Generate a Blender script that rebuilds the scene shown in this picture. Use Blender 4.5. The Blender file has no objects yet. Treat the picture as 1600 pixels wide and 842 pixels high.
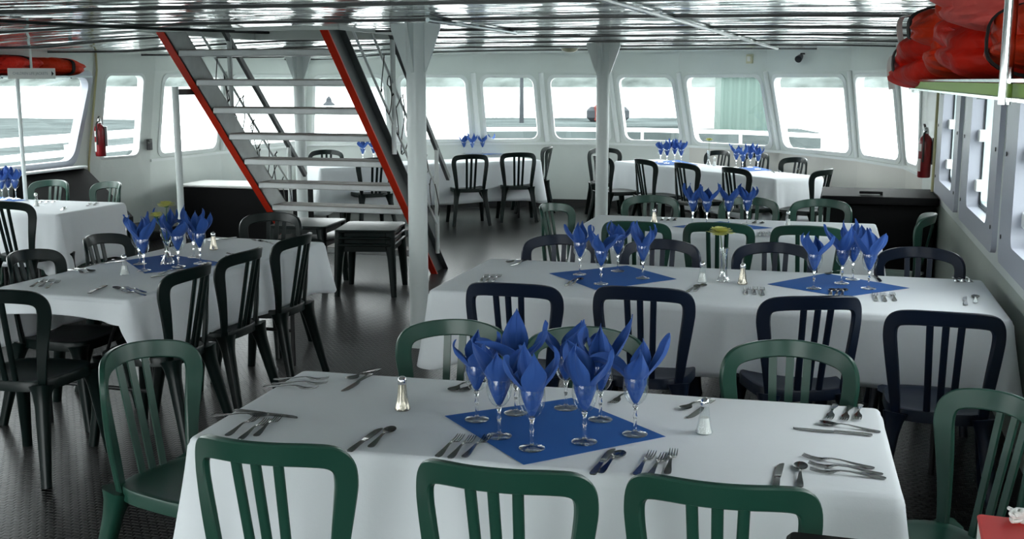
import bpy, math, random
from math import sin, cos, pi, radians as R, sqrt, atan2, hypot
from mathutils import Vector, Matrix

scene = bpy.context.scene
COL = scene.collection
rnd = random.Random(7)

# ------------------------------------------------------------------ camera
FPX, HOR, VPX, EYE = 1757.0, 125.0, 1300.0, 1.75
PITCH = math.atan((421 - HOR) / FPX)
YAW = math.atan((VPX - 800) / FPX * cos(PITCH))
cam_d = bpy.data.cameras.new('camera')
cam_d.sensor_width = 36.0
cam_d.lens = 36.0 * FPX / 1600.0
cam_d.clip_start = 0.05
cam_d.clip_end = 3000
cam = bpy.data.objects.new('camera', cam_d)
COL.objects.link(cam)
cam.location = (0, 0, EYE)
cam.rotation_euler = (pi / 2 - PITCH, 0, YAW)
scene.camera = cam
_FW = Vector((-sin(YAW) * cos(PITCH), cos(YAW) * cos(PITCH), -sin(PITCH)))
_RT = Vector((cos(YAW), sin(YAW), 0))
_UP = _RT.cross(_FW)


def ray(x, y):
    return _FW + _RT * ((x - 800) / FPX) - _UP * ((y - 421) / FPX)


def at(x, y, z):
    """the point of the place at height z that the photo shows at x, y"""
    d = ray(x, y)
    return Vector((0, 0, EYE)) + d * ((z - EYE) / d.z)


def aty(x, y, Y):
    d = ray(x, y)
    return Vector((0, 0, EYE)) + d * (Y / d.y)


def atx(x, y, X):
    d = ray(x, y)
    return Vector((0, 0, EYE)) + d * (X / d.x)


# ------------------------------------------------------------------ materials
def new_mat(name):
    m = bpy.data.materials.new(name)
    m.use_nodes = True
    nt = m.node_tree
    b = nt.nodes['Principled BSDF']
    return m, nt, b


def mat(name, col, rough=0.5, metal=0.0, spec=0.5, bump=None, var=None, coat=0.0, scale3=None, sheen=0.0):
    """bump=(scale, strength, distance); var=(scale, amount) colour mottling"""
    m, nt, b = new_mat(name)
    b.inputs['Base Color'].default_value = (*col, 1)
    b.inputs['Roughness'].default_value = rough
    b.inputs['Metallic'].default_value = metal
    b.inputs['Specular IOR Level'].default_value = spec
    b.inputs['Coat Weight'].default_value = coat
    b.inputs['Sheen Weight'].default_value = sheen
    L = nt.links
    if bump or var:
        tc = nt.nodes.new('ShaderNodeTexCoord')
        mp = nt.nodes.new('ShaderNodeMapping')
        if scale3:
            mp.inputs['Scale'].default_value = scale3
        L.new(tc.outputs['Object'], mp.inputs['Vector'])
    if bump:
        n = nt.nodes.new('ShaderNodeTexNoise')
        n.inputs['Scale'].default_value = bump[0]
        n.inputs['Detail'].default_value = 3
        L.new(mp.outputs['Vector'], n.inputs['Vector'])
        bp = nt.nodes.new('ShaderNodeBump')
        bp.inputs['Strength'].default_value = bump[1]
        bp.inputs['Distance'].default_value = bump[2]
        L.new(n.outputs['Fac'], bp.inputs['Height'])
        L.new(bp.outputs['Normal'], b.inputs['Normal'])
    if var:
        n2 = nt.nodes.new('ShaderNodeTexNoise')
        n2.inputs['Scale'].default_value = var[0]
        n2.inputs['Detail'].default_value = 4
        L.new(mp.outputs['Vector'], n2.inputs['Vector'])
        cr = nt.nodes.new('ShaderNodeValToRGB')
        a = var[1]
        cr.color_ramp.elements[0].position = 0.3
        cr.color_ramp.elements[1].position = 0.7
        cr.color_ramp.elements[0].color = (*[max(0, c * (1 - a)) for c in col], 1)
        cr.color_ramp.elements[1].color = (*[min(1, c * (1 + a)) for c in col], 1)
        L.new(n2.outputs['Fac'], cr.inputs['Fac'])
        L.new(cr.outputs['Color'], b.inputs['Base Color'])
    return m


M = {}
M['wall'] = mat('wall_paint', (.66, .70, .67), .38, bump=(14, .12, .01), var=(1.3, .05))
M['wall_shaded'] = mat('shaded_grey_green_paint', (.40, .44, .39), .45, bump=(14, .12, .01), var=(1.3, .08))  # grey-green wall colour, darkened for the shade below the starboard windows
M['wall_beige'] = mat('beige_paint', (.66, .64, .59), .45, bump=(14, .1, .01), var=(1.3, .05))
M['frame_lilac'] = mat('grey_lilac_paint', (.37, .39, .45), .35, bump=(30, .1, .004))
M['alu'] = mat('window_aluminium', (.34, .40, .41), .3, metal=.6)
M['gasket'] = mat('dark_gasket', (.05, .06, .07), .5)
M['white_paint'] = mat('white_gloss_paint', (.74, .77, .76), .3, bump=(25, .12, .005))
M['col_paint'] = mat('column_paint', (.70, .75, .74), .28, bump=(60, .12, .003))
M['batten'] = mat('dark_batten', (.02, .024, .024), .45)
M['base'] = mat('black_skirting', (.015, .015, .016), .5)
M['green'] = mat('green_resin', (.013, .058, .040), .32, bump=(180, .08, .001))
M['darkgreen'] = mat('dark_green_resin', (.0026, .0085, .0078), .34, spec=.25, bump=(180, .08, .001))
M['navy'] = mat('dark_navy_resin', (.0050, .0110, .027), .36, spec=.28, bump=(180, .08, .001))
M['steel_dark'] = mat('dark_steel', (.02, .02, .022), .35, metal=.3)
M['board'] = mat('grey_board', (.3, .29, .27), .6)
M['silver'] = mat('cutlery_steel', (.25, .25, .25), .16, metal=1)
M['chrome'] = mat('chrome', (.75, .75, .75), .12, metal=1)
M['pewter'] = mat('pewter_pepper', (.55, .50, .42), .25, metal=1)
M['salt'] = mat('salt', (.85, .85, .83), .7)
M['pepper'] = mat('ground_pepper', (.05, .04, .035), .8)
M['blue'] = mat('blue_paper_napkin', (.018, .082, .33), .75, bump=(260, .3, .001), sheen=.1)
M['bluemat'] = mat('blue_table_square', (.012, .118, .42), .8, bump=(260, .3, .001))
M['petal'] = mat('pale_yellow_petal', (.72, .72, .25), .6)
M['stem'] = mat('flower_stem', (.06, .16, .05), .6)
M['red'] = mat('red_paint', (.72, .035, .012), .4)
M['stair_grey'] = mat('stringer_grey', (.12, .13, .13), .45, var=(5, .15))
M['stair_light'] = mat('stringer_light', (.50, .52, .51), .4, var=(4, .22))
M['tread'] = mat('aluminium_tread', (.55, .57, .57), .42, metal=.25, var=(6, .12))
M['tread_top'] = mat('worn_tread_top', (.20, .17, .15), .6, var=(9, .25))
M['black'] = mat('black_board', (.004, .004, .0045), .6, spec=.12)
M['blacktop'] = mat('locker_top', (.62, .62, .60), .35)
M['orange'] = mat('orange_nylon', (.88, .045, .008), .55, spec=.25, bump=(7, .8, .05), var=(5, .25))
M['crimson'] = mat('crimson_nylon', (.72, .022, .009), .55, spec=.25, bump=(7, .8, .05), var=(5, .25))
M['pink'] = mat('faded_pink_nylon', (.85, .14, .12), .6, spec=.25, bump=(7, .8, .05), var=(6, .2))
M['strap'] = mat('black_webbing', (.012, .012, .012), .7)
M['lime'] = mat('lime_green_edge', (.50, .82, .12), .5)
M['ext_red'] = mat('extinguisher_red', (.22, .012, .016), .3)
M['label'] = mat('white_label', (.75, .75, .72), .5)
M['ink'] = mat('grey_ink', (.30, .33, .33), .6)
M['brass'] = mat('conduit_yellow', (.45, .42, .22), .5)
M['cream'] = mat('cream_plastic', (.62, .60, .42), .5)
M['boxred'] = mat('red_card', (.60, .012, .012), .55)
M['shed'] = mat('pale_green_sheet', (.088, .125, .112), .6, spec=.1)
M['concrete'] = mat('dock_concrete', (.062, .073, .073), .8, spec=0, var=(.8, .25))
M['rock'] = mat('breakwater_grey', (.060, .072, .072), .9, spec=0, var=(.25, .4))
M['hill'] = mat('wooded_shore', (.078, .092, .088), .9, spec=0, var=(.06, .6))
M['rail_white'] = mat('white_rail', (.8, .8, .8), .4)
M['wire'] = mat('dark_wire', (.015, .018, .015), .5)
M['hull_grey'] = mat('dull_grey', (.035, .04, .045), .7, spec=.1)
M['hull_red'] = mat('dull_red', (.12, .03, .026), .7, spec=.1)


def cloth_mat():
    m, nt, b = new_mat('white_tablecloth')
    L = nt.links
    b.inputs['Base Color'].default_value = (.80, .83, .86, 1)
    b.inputs['Roughness'].default_value = .85
    b.inputs['Sheen Weight'].default_value = .1
    tc = nt.nodes.new('ShaderNodeTexCoord')
    n = nt.nodes.new('ShaderNodeTexNoise')
    n.inputs['Scale'].default_value = 7
    n.inputs['Detail'].default_value = 5
    L.new(tc.outputs['Object'], n.inputs['Vector'])
    n2 = nt.nodes.new('ShaderNodeTexNoise')
    n2.inputs['Scale'].default_value = 220
    L.new(tc.outputs['Object'], n2.inputs['Vector'])
    ad = nt.nodes.new('ShaderNodeMath')
    ad.operation = 'MULTIPLY_ADD'
    L.new(n2.outputs['Fac'], ad.inputs[0])
    ad.inputs[1].default_value = .06
    L.new(n.outputs['Fac'], ad.inputs[2])
    bp = nt.nodes.new('ShaderNodeBump')
    bp.inputs['Strength'].default_value = .35
    bp.inputs['Distance'].default_value = .012
    L.new(ad.outputs[0], bp.inputs['Height'])
    L.new(bp.outputs['Normal'], b.inputs['Normal'])
    return m


M['cloth'] = cloth_mat()


def ceiling_mat():
    m, nt, b = new_mat('glossy_ceiling_panel')
    L = nt.links
    b.inputs['Base Color'].default_value = (.80, .85, .83, 1)
    b.inputs['Roughness'].default_value = .09
    b.inputs['Specular IOR Level'].default_value = .9
    b.inputs['Coat Weight'].default_value = .6
    b.inputs['Coat Roughness'].default_value = .04
    tc = nt.nodes.new('ShaderNodeTexCoord')
    mp = nt.nodes.new('ShaderNodeMapping')
    mp.inputs['Scale'].default_value = (.55, 1.5, 1)
    L.new(tc.outputs['Object'], mp.inputs['Vector'])
    n = nt.nodes.new('ShaderNodeTexNoise')
    n.inputs['Scale'].default_value = 2.1
    n.inputs['Detail'].default_value = 2.0
    n.inputs['Roughness'].default_value = .45
    L.new(mp.outputs['Vector'], n.inputs['Vector'])
    bp = nt.nodes.new('ShaderNodeBump')
    bp.inputs['Strength'].default_value = 1.0
    bp.inputs['Distance'].default_value = .035
    L.new(n.outputs['Fac'], bp.inputs['Height'])
    L.new(bp.outputs['Normal'], b.inputs['Normal'])
    L.new(bp.outputs['Normal'], b.inputs['Coat Normal'])
    return m


M['ceiling'] = ceiling_mat()


def floor_mat():
    m, nt, b = new_mat('dark_studded_floor')
    L = nt.links
    b.inputs['Specular IOR Level'].default_value = .22
    b.inputs['Roughness'].default_value = .3
    tc = nt.nodes.new('ShaderNodeTexCoord')
    br = nt.nodes.new('ShaderNodeTexBrick')
    br.inputs['Scale'].default_value = 1.0
    br.inputs['Brick Width'].default_value = .040
    br.inputs['Row Height'].default_value = .026
    br.inputs['Mortar Size'].default_value = .006
    br.inputs['Mortar Smooth'].default_value = .6
    br.inputs['Color1'].default_value = (.015, .014, .013, 1)
    br.inputs['Color2'].default_value = (.012, .0115, .011, 1)
    br.inputs['Mortar'].default_value = (.005, .005, .005, 1)
    L.new(tc.outputs['Object'], br.inputs['Vector'])
    L.new(br.outputs['Color'], b.inputs['Base Color'])
    inv = nt.nodes.new('ShaderNodeMath')
    inv.operation = 'SUBTRACT'
    inv.inputs[0].default_value = 1
    L.new(br.outputs['Fac'], inv.inputs[1])
    bp = nt.nodes.new('ShaderNodeBump')
    bp.inputs['Strength'].default_value = .8
    bp.inputs['Distance'].default_value = .02
    L.new(inv.outputs[0], bp.inputs['Height'])
    L.new(bp.outputs['Normal'], b.inputs['Normal'])
    return m


M['floor'] = floor_mat()


def thin_glass(name, f0=.04, k=.5, power=4.0, tint=(.97, 1, .99)):
    """a thin clear sheet: mostly see-through, reflecting more at a glancing angle, the same from both faces"""
    m, nt, b = new_mat(name)
    L = nt.links
    nt.nodes.remove(b)
    out = nt.nodes['Material Output']
    tr = nt.nodes.new('ShaderNodeBsdfTransparent')
    tr.inputs['Color'].default_value = (*tint, 1)
    gl = nt.nodes.new('ShaderNodeBsdfGlossy')
    gl.inputs['Roughness'].default_value = .02
    lw = nt.nodes.new('ShaderNodeLayerWeight')
    lw.inputs['Blend'].default_value = .5
    pw = nt.nodes.new('ShaderNodeMath')
    pw.operation = 'POWER'
    pw.inputs[1].default_value = power
    L.new(lw.outputs['Facing'], pw.inputs[0])
    ma = nt.nodes.new('ShaderNodeMath')
    ma.operation = 'MULTIPLY_ADD'
    ma.inputs[1].default_value = k
    ma.inputs[2].default_value = f0
    L.new(pw.outputs[0], ma.inputs[0])
    mx = nt.nodes.new('ShaderNodeMixShader')
    L.new(ma.outputs[0], mx.inputs[0])
    L.new(tr.outputs[0], mx.inputs[1])
    L.new(gl.outputs[0], mx.inputs[2])
    L.new(mx.outputs[0], out.inputs['Surface'])
    return m


M['pane'] = thin_glass('window_pane', .03, .35, 5.0, (.97, .99, .99))
M['foot_glass'] = thin_glass('foot_glass', .17, .6, 2.0, (.96, .98, .98))
M['crystal'] = thin_glass('cut_crystal', .30, .55, 2.0, (.95, .97, .97))
M['goblet'] = thin_glass('goblet_glass', .05, .55, 3.0, (.96, .98, .98))


def solid_glass():
    m, nt, b = new_mat('solid_glass')
    b.inputs['Base Color'].default_value = (1, 1, 1, 1)
    b.inputs['Transmission Weight'].default_value = 1
    b.inputs['Roughness'].default_value = .03
    b.inputs['IOR'].default_value = 1.5
    return m


M['sglass'] = solid_glass()


def water_mat():
    m, nt, b = new_mat('bright_water')
    b.inputs['Base Color'].default_value = (.35, .38, .38, 1)
    b.inputs['Roughness'].default_value = .12
    b.inputs['Specular IOR Level'].default_value = .9
    L = nt.links
    tc = nt.nodes.new('ShaderNodeTexCoord')
    n = nt.nodes.new('ShaderNodeTexNoise')
    n.inputs['Scale'].default_value = .7
    n.inputs['Detail'].default_value = 3
    L.new(tc.outputs['Object'], n.inputs['Vector'])
    bp = nt.nodes.new('ShaderNodeBump')
    bp.inputs['Strength'].default_value = .25
    bp.inputs['Distance'].default_value = .2
    L.new(n.outputs['Fac'], bp.inputs['Height'])
    L.new(bp.outputs['Normal'], b.inputs['Normal'])
    return m


M['water'] = water_mat()

# ------------------------------------------------------------------ world
SKY = 7.9
w = bpy.data.worlds.new('overcast_sky')
scene.world = w
w.use_nodes = True
bg = w.node_tree.nodes['Background']
bg.inputs['Color'].default_value = (.94, 1.0, 1.0, 1)
bg.inputs['Strength'].default_value = SKY

vs = scene.view_settings
scene.display_settings.display_device = 'sRGB'
vs.view_transform = 'Standard'
vs.look = 'None'
vs.exposure = 0.0
vs.gamma = 1.0
vs.use_curve_mapping = False
scene.cycles.max_bounces = 9
scene.cycles.diffuse_bounces = 5
scene.cycles.glossy_bounces = 4
scene.cycles.transmission_bounces = 8
scene.cycles.transparent_max_bounces = 16
scene.cycles.sample_clamp_indirect = 8
scene.cycles.caustics_reflective = False
scene.cycles.caustics_refractive = False


# ------------------------------------------------------------------ mesh builder
class MB:
    def __init__(s):
        s.v = []
        s.f = []

    def add(s, vs_, fs_):
        o = len(s.v)
        s.v += [tuple(p) for p in vs_]
        s.f += [tuple(i + o for i in f) for f in fs_]
        return s

    def box(s, c, d, rz=0.0, rx=0.0, ry=0.0, taper=1.0):
        """centre, full sizes; taper scales the top"""
        m = Matrix.Rotation(rz, 3, 'Z') @ Matrix.Rotation(ry, 3, 'Y') @ Matrix.Rotation(rx, 3, 'X')
        vs_ = []
        for z in (-.5, .5):
            k = taper if z > 0 else 1
            for x, y in ((-.5, -.5), (.5, -.5), (.5, .5), (-.5, .5)):
                vs_.append(Vector(c) + m @ Vector((x * d[0] * k, y * d[1] * k, z * d[2])))
        return s.add(vs_, [(3, 2, 1, 0), (4, 5, 6, 7), (0, 1, 5, 4), (1, 2, 6, 5), (2, 3, 7, 6), (3, 0, 4, 7)])

    def hexa(s, p):
        """8 corners: bottom four then top four"""
        return s.add(p, [(3, 2, 1, 0), (4, 5, 6, 7), (0, 1, 5, 4), (1, 2, 6, 5), (2, 3, 7, 6), (3, 0, 4, 7)])

    def rbox(s, c, d, r, rz=0.0, seg=4):
        """box with rounded vertical edges and softened top and bottom"""
        hx, hy, hz = d[0] / 2, d[1] / 2, d[2] / 2
        r = min(r, hx * .98, hy * .98)
        e = min(r * .5, hz * .6)

        def ring(inset, z):
            out = []
            for qx, qy, a0 in ((1, 1, 0), (-1, 1, pi / 2), (-1, -1, pi), (1, -1, 1.5 * pi)):
                for k in range(seg + 1):
                    a = a0 + k * pi / 2 / seg
                    x = qx * (hx - r) + (r - inset) * cos(a)
                    y = qy * (hy - r) + (r - inset) * sin(a)
                    out.append((c[0] + x * cos(rz) - y * sin(rz), c[1] + x * sin(rz) + y * cos(rz), c[2] + z))
            return out
        rings = [ring(e, -hz), ring(0, -hz + e), ring(0, hz - e), ring(e, hz)]
        n = len(rings[0])
        vs_ = [p for q in rings for p in q]
        fs_ = [tuple(range(n - 1, -1, -1)), tuple(range(3 * n, 4 * n))]
        for k in range(3):
            for i in range(n):
                j = (i + 1) % n
                fs_.append((k * n + i, k * n + j, (k + 1) * n + j, (k + 1) * n + i))
        return s.add(vs_, fs_)

    def sweep(s, path, section, ups=None, closed=False, caps=True):
        """section: list of (a, b) offsets along side and up; or one list per path point"""
        P = [Vector(p) for p in path]
        n = len(P)
        secs = section if isinstance(section[0][0], (tuple, list)) else [section] * n
        m = len(secs[0])
        vs_ = []
        up0 = None
        for i in range(n):
            if closed:
                t = (P[(i + 1) % n] - P[i - 1])
            else:
                t = P[min(i + 1, n - 1)] - P[max(i - 1, 0)]
            t = t.normalized() if t.length > 1e-9 else Vector((0, 0, 1))
            if ups is not None:
                u = Vector(ups[i]) if isinstance(ups[0], (tuple, list, Vector)) and not isinstance(ups[0], float) else Vector(ups)
            elif up0 is None:
                u = Vector((0, 0, 1)) if abs(t.z) < .9 else Vector((0, 1, 0))
            else:
                u = up0
            u = (u - t * u.dot(t))
            u = u.normalized() if u.length > 1e-6 else t.orthogonal().normalized()
            up0 = u
            sd = t.cross(u)
            for a, b in secs[i]:
                vs_.append(P[i] + sd * a + u * b)
        fs_ = []
        for i in range(n if closed else n - 1):
            k = (i + 1) % n
            for j in range(m):
                l = (j + 1) % m
                fs_.append((i * m + j, i * m + l, k * m + l, k * m + j))
        if caps and not closed:
            fs_.append(tuple(range(m - 1, -1, -1)))
            fs_.append(tuple((n - 1) * m + j for j in range(m)))
        return s.add(vs_, fs_)

    def tube(s, path, r, seg=8, closed=False):
        if isinstance(r, (int, float)):
            sec = [(r * cos(2 * pi * k / seg), r * sin(2 * pi * k / seg)) for k in range(seg)]
        else:
            sec = [[(q * cos(2 * pi * k / seg), q * sin(2 * pi * k / seg)) for k in range(seg)] for q in r]
        return s.sweep(path, sec, closed=closed)

    def lathe(s, prof, seg=20, c=(0, 0, 0), cap=True):
        vs_ = []
        for r, z in prof:
            for k in range(seg):
                a = 2 * pi * k / seg
                vs_.append((c[0] + r * cos(a), c[1] + r * sin(a), c[2] + z))
        fs_ = []
        for i in range(len(prof) - 1):
            for k in range(seg):
                l = (k + 1) % seg
                fs_.append((i * seg + k, i * seg + l, (i + 1) * seg + l, (i + 1) * seg + k))
        if cap:
            fs_.append(tuple(range(seg - 1, -1, -1)))
            o = (len(prof) - 1) * seg
            fs_.append(tuple(o + k for k in range(seg)))
        return s.add(vs_, fs_)

    def grid(s, nu, nv, fn, wrap_u=False):
        o = [fn(i / (nu if wrap_u else nu - 1), j / (nv - 1)) for j in range(nv) for i in range(nu)]
        fs_ = []
        for j in range(nv - 1):
            for i in range(nu if wrap_u else nu - 1):
                k = (i + 1) % nu
                fs_.append((j * nu + i, j * nu + k, (j + 1) * nu + k, (j + 1) * nu + i))
        return s.add(o, fs_)

    def build(s, name, m, parent=None, smooth=True, ang=38, bevel=0.0, subsurf=0, kind=None):
        me = bpy.data.meshes.new(name)
        me.from_pydata(s.v, [], s.f)
        me.update()
        import bmesh
        bm = bmesh.new()
        bm.from_mesh(me)
        bmesh.ops.recalc_face_normals(bm, faces=bm.faces)
        bm.to_mesh(me)
        bm.free()
        me.materials.append(m)
        if smooth:
            for p in me.polygons:
                p.use_smooth = True
            me.set_sharp_from_angle(angle=R(ang))
        o = bpy.data.objects.new(name, me)
        COL.objects.link(o)
        if parent is not None:
            o.parent = parent
        if bevel:
            b = o.modifiers.new('bevel', 'BEVEL')
            b.width = bevel
            b.segments = 2
            b.limit_method = 'ANGLE'
            b.angle_limit = R(50)
        if subsurf:
            q = o.modifiers.new('subsurf', 'SUBSURF')
            q.levels = q.render_levels = subsurf
        if kind:
            o['kind'] = kind
        return o


def tag(o, label, cat, group=None):
    o['label'] = label
    o['category'] = cat
    if group:
        o['group'] = group
    return o


def thing(name, label, cat, loc=(0, 0, 0), rz=0.0, group=None):
    o = bpy.data.objects.new(name, None)
    o.empty_display_size = .05
    COL.objects.link(o)
    o.location = loc
    o.rotation_euler = (0, 0, rz)
    return tag(o, label, cat, group)


KIDS = {}


def children_of(o):
    if o.name not in KIDS:
        KIDS[o.name] = list(o.children)
    return KIDS[o.name]


def dup(root, loc, rz, label, group=None, scale=None):
    r = root.copy()
    COL.objects.link(r)
    r.location = loc
    r.rotation_euler = (0, 0, rz)
    r['label'] = label
    if group:
        r['group'] = group
    for ch in children_of(root):
        c = ch.copy()
        COL.objects.link(c)
        c.parent = r
        for g in children_of(ch):
            d = g.copy()
            COL.objects.link(d)
            d.parent = c
    return r


def struct(name, mb, m, parent=None, **k):
    o = mb.build(name, m, parent, **k)
    if parent is None:
        o['kind'] = 'structure'
    return o


def catmull(pts, n=8, closed=False):
    P = [Vector(p) for p in pts]
    N = len(P)
    out = []
    for i in range(N if closed else N - 1):
        if closed:
            a, b, c, d = P[i - 1], P[i], P[(i + 1) % N], P[(i + 2) % N]
        else:
            a, b, c, d = P[max(i - 1, 0)], P[i], P[i + 1], P[min(i + 2, N - 1)]
        for k in range(n):
            t = k / n
            out.append(.5 * ((2 * b) + (c - a) * t + (2 * a - 5 * b + 4 * c - d) * t * t + (3 * b - a - 3 * c + d) * t ** 3))
    if not closed:
        out.append(P[-1])
    return out


def lerp(a, b, t):
    return a + (b - a) * t


# ================================================================== THE SETTING
ZS, ZG0, ZG1, ZH, ZTOP = .89, .935, 1.792, 1.85, 2.16
V = [(.85, 10.7), (.73, 11.55), (.3, 12.55), (-.56, 13.72), (-1.72, 14.55), (-2.69, 14.8), (-3.64, 14.72),
     (-4.5, 14.4), (-5.5, 13.98), (-6.6, 13.5), (-6.85, 11.8), (-6.9, 10.42), (-7.08, 9.60), (-7.08, 6.9),
     (-7.08, 4.4), (-7.08, 1.9), (-7.08, -.6), (-7.08, -2.9)]
V = [Vector(p) * 1.036 for p in V]
V[0].x = .85
V[17].y = -3.0


def inward(i):
    ns = []
    for a, b in ((i - 1, i), (i, i + 1)):
        if 0 <= a and b < len(V):
            d = (V[b] - V[a]).normalized()
            ns.append(Vector((-d.y, d.x)))
    n = sum(ns, Vector((0, 0))).normalized()
    return n


TOPV = []
for i, p in enumerate(V):
    n = inward(i) * (.14 if i < 12 else .18)
    if i == 0:
        n = Vector((0, 0))
    q = p + n
    if 3 <= i <= 8:
        q.x -= .09
    TOPV.append(q)


def camber(x):
    return 2.11 - .06 * min(1.6, ((x + 2.2) / 3.5) ** 4)


def hole_pts(x0, x1, z0, z1, r, seg=6):
    pts = []
    for cx, cz, a0 in ((x1 - r, z1 - r, 0), (x0 + r, z1 - r, pi / 2), (x0 + r, z0 + r, pi), (x1 - r, z0 + r, 1.5 * pi)):
        for k in range(seg + 1):
            a = a0 + k * pi / 2 / seg
            pts.append((cx + r * cos(a), cz + r * sin(a)))
    return pts


def outer_pts(H, X0, X1, Z0, Z1, seg=6):
    out = []
    ed = [((X1, None), (None, Z1), (X1, Z1)), ((None, Z1), (X0, None), (X0, Z1)), ((X0, None), (None, Z0), (X0, Z0)), ((None, Z0), (X1, None), (X1, Z0))]
    for c in range(4):
        h = H[c * (seg + 1):(c + 1) * (seg + 1)]
        e0, e1, cor = ed[c]
        s = [h[0][0] if e0[0] is None else e0[0], h[0][1] if e0[1] is None else e0[1]]
        t = [h[-1][0] if e1[0] is None else e1[0], h[-1][1] if e1[1] is None else e1[1]]
        for k in range(seg + 1):
            q = k / seg
            if q <= .5:
                a = q * 2
                out.append((lerp(s[0], cor[0], a), lerp(s[1], cor[1], a)))
            else:
                a = q * 2 - 1
                out.append((lerp(cor[0], t[0], a), lerp(cor[1], t[1], a)))
    return out


class Facet:
    """a stretch of wall from A to B; bottom plan points and, above the sill, leaning to A2, B2"""

    def __init__(s, A, B, A2, B2, zs=ZS, zh=ZH):
        s.A, s.B, s.A2, s.B2, s.zs, s.zh = A, B, A2, B2, zs, zh
        s.L = (B - A).length
        d = (B - A).normalized()
        s.n = Vector((d.y, -d.x))          # outward

    def F(s, u, z, d=0.0):
        t = u / s.L
        k = min(1, max(0, (z - s.zs) / (s.zh - s.zs)))
        a = s.A.lerp(s.A2, k)
        b = s.B.lerp(s.B2, k)
        p = a.lerp(b, t) + s.n * d
        return (p.x, p.y, z)

    def band(s, mb, hole, th=.09, z0=None, z1=None):
        z0 = s.zs if z0 is None else z0
        z1 = s.zh if z1 is None else z1
        H = hole
        O = outer_pts(H, 0, s.L, z0, z1)
        n = len(H)
        vs_ = [s.F(*p, 0) for p in O] + [s.F(*p, 0) for p in H] + [s.F(*p, th) for p in H] + [s.F(*p, th) for p in O]
        fs_ = []
        for i in range(n):
            j = (i + 1) % n
            for k in range(3):
                fs_.append((k * n + i, k * n + j, (k + 1) * n + j, (k + 1) * n + i))
        mb.add(vs_, fs_)

    def plain(s, mb, z0, z1, th=.09, u0=0.0, u1=None):
        u1 = s.L if u1 is None else u1
        p = [s.F(u0, z0, 0), s.F(u1, z0, 0), s.F(u1, z0, th), s.F(u0, z0, th),
             s.F(u0, z1, 0), s.F(u1, z1, 0), s.F(u1, z1, th), s.F(u0, z1, th)]
        mb.hexa(p)

    def ring(s, mb, hole, grow, shrink, d0, d1):
        """a moulding around the hole: from grow outside it to shrink inside it, from depth d0 to d1"""
        cx = sum(p[0] for p in hole) / len(hole)
        cz = sum(p[1] for p in hole) / len(hole)
        hx = max(p[0] for p in hole) - cx
        hz = max(p[1] for p in hole) - cz

        def off(k):
            return [(cx + (p[0] - cx) * (hx + k) / hx, cz + (p[1] - cz) * (hz + k) / hz) for p in hole]
        G, S = off(grow), off(-shrink)
        G2 = off(grow * .6)
        loops = [[s.F(*p, d1) for p in G], [s.F(*p, d0 + .004) for p in G], [s.F(*p, d0) for p in G2], [s.F(*p, d0) for p in S], [s.F(*p, d1) for p in S]]
        n = len(hole)
        vs_ = [p for l in loops for p in l]
        fs_ = []
        for k in range(4):
            for i in range(n):
                j = (i + 1) % n
                fs_.append((k * n + i, k * n + j, (k + 1) * n + j, (k + 1) * n + i))
        mb.add(vs_, fs_)

    def pane(s, mb, hole, d):
        n = len(hole)
        mb.add([s.F(*p, d) for p in hole], [tuple(range(n))])


NWIN = [0]


def window(fc, hole, frame_mat, grow=.03, shrink=.012, d0=-.012, d1=.05, pane_d=.035):
    NWIN[0] += 1
    mb = MB()
    fc.ring(mb, hole, grow, shrink, d0, d1)
    o = struct('window_%d' % NWIN[0], mb, frame_mat, ang=50)
    g = MB()
    fc.pane(g, hole, pane_d)
    g.build('window_glass', M['pane'], o, smooth=False)
    return o


FAC = [Facet(V[i], V[i + 1], TOPV[i], TOPV[i + 1]) for i in range(len(V) - 1)]
for i, fc in enumerate(FAC):
    mg = .11
    low = M['wall_beige'] if i <= 3 else M['wall']
    side = 'wall_bow' if i < 9 else 'wall_port'
    if i == 11:                                            # the narrow door with a tall window
        hole = hole_pts(.16, fc.L - .17, .95, 1.80, .07)
        mb = MB()
        fc.band(mb, hole, z0=.04, z1=2.04)
        dr = struct('door_1', mb, M['wall'], ang=40)
        g = MB()
        fc.ring(g, hole, .022, .006, -.008, .03)
        g.build('window_frame', M['white_paint'], dr)
        g = MB()
        fc.pane(g, hole, .02)
        g.build('window_glass', M['pane'], dr, smooth=False)
        mb = MB()
        fc.plain(mb, 2.04, ZTOP)
        fc.plain(mb, 0, .04)
        struct(side, mb, M['wall'], smooth=False)
        h = MB()
        q = Vector(fc.F(.04, 1.06, -.03))
        h.rbox(q, (.035, .07, .12), .01)
        h.tube([q + Vector((0, -.02, .03)), q + Vector((.05, -.05, .03)), q + Vector((.055, -.12, .02))], .011)
        h.build('door_handle', M['steel_dark'], dr)
        continue
    mb = MB()
    fc.plain(mb, 0, ZS)
    struct(side, mb, low, smooth=False)
    m0, m1 = mg, mg
    if i == 0:
        m0, m1 = .20, .09
    if i == 10:
        m0, m1 = .12, .16
    if i >= 12:
        m0, m1 = .17, .17
    if i == 12:
        m0, m1 = .10, .17
    hole = hole_pts(m0, fc.L - m1, ZG0, ZG1, .10 if i < 12 else .12)
    if i == 12:      # this big side window leans: its forward edge rakes aft towards the sill
        hole = [(u + (.17 * (1 - (z - ZG0) / (ZG1 - ZG0)) - .05) * (1 - u / fc.L), z) for u, z in hole]
    mb = MB()
    fc.band(mb, hole)
    struct(side, mb, M['wall'], ang=40)
    mb = MB()
    fc.plain(mb, ZH, ZTOP)
    struct(side, mb, M['wall'], smooth=False)
    if i < 12:
        window(fc, hole, M['white_paint'])
    else:
        window(fc, hole, M['frame_lilac'], grow=.05, shrink=.02, d0=-.02, d1=.06)
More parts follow.
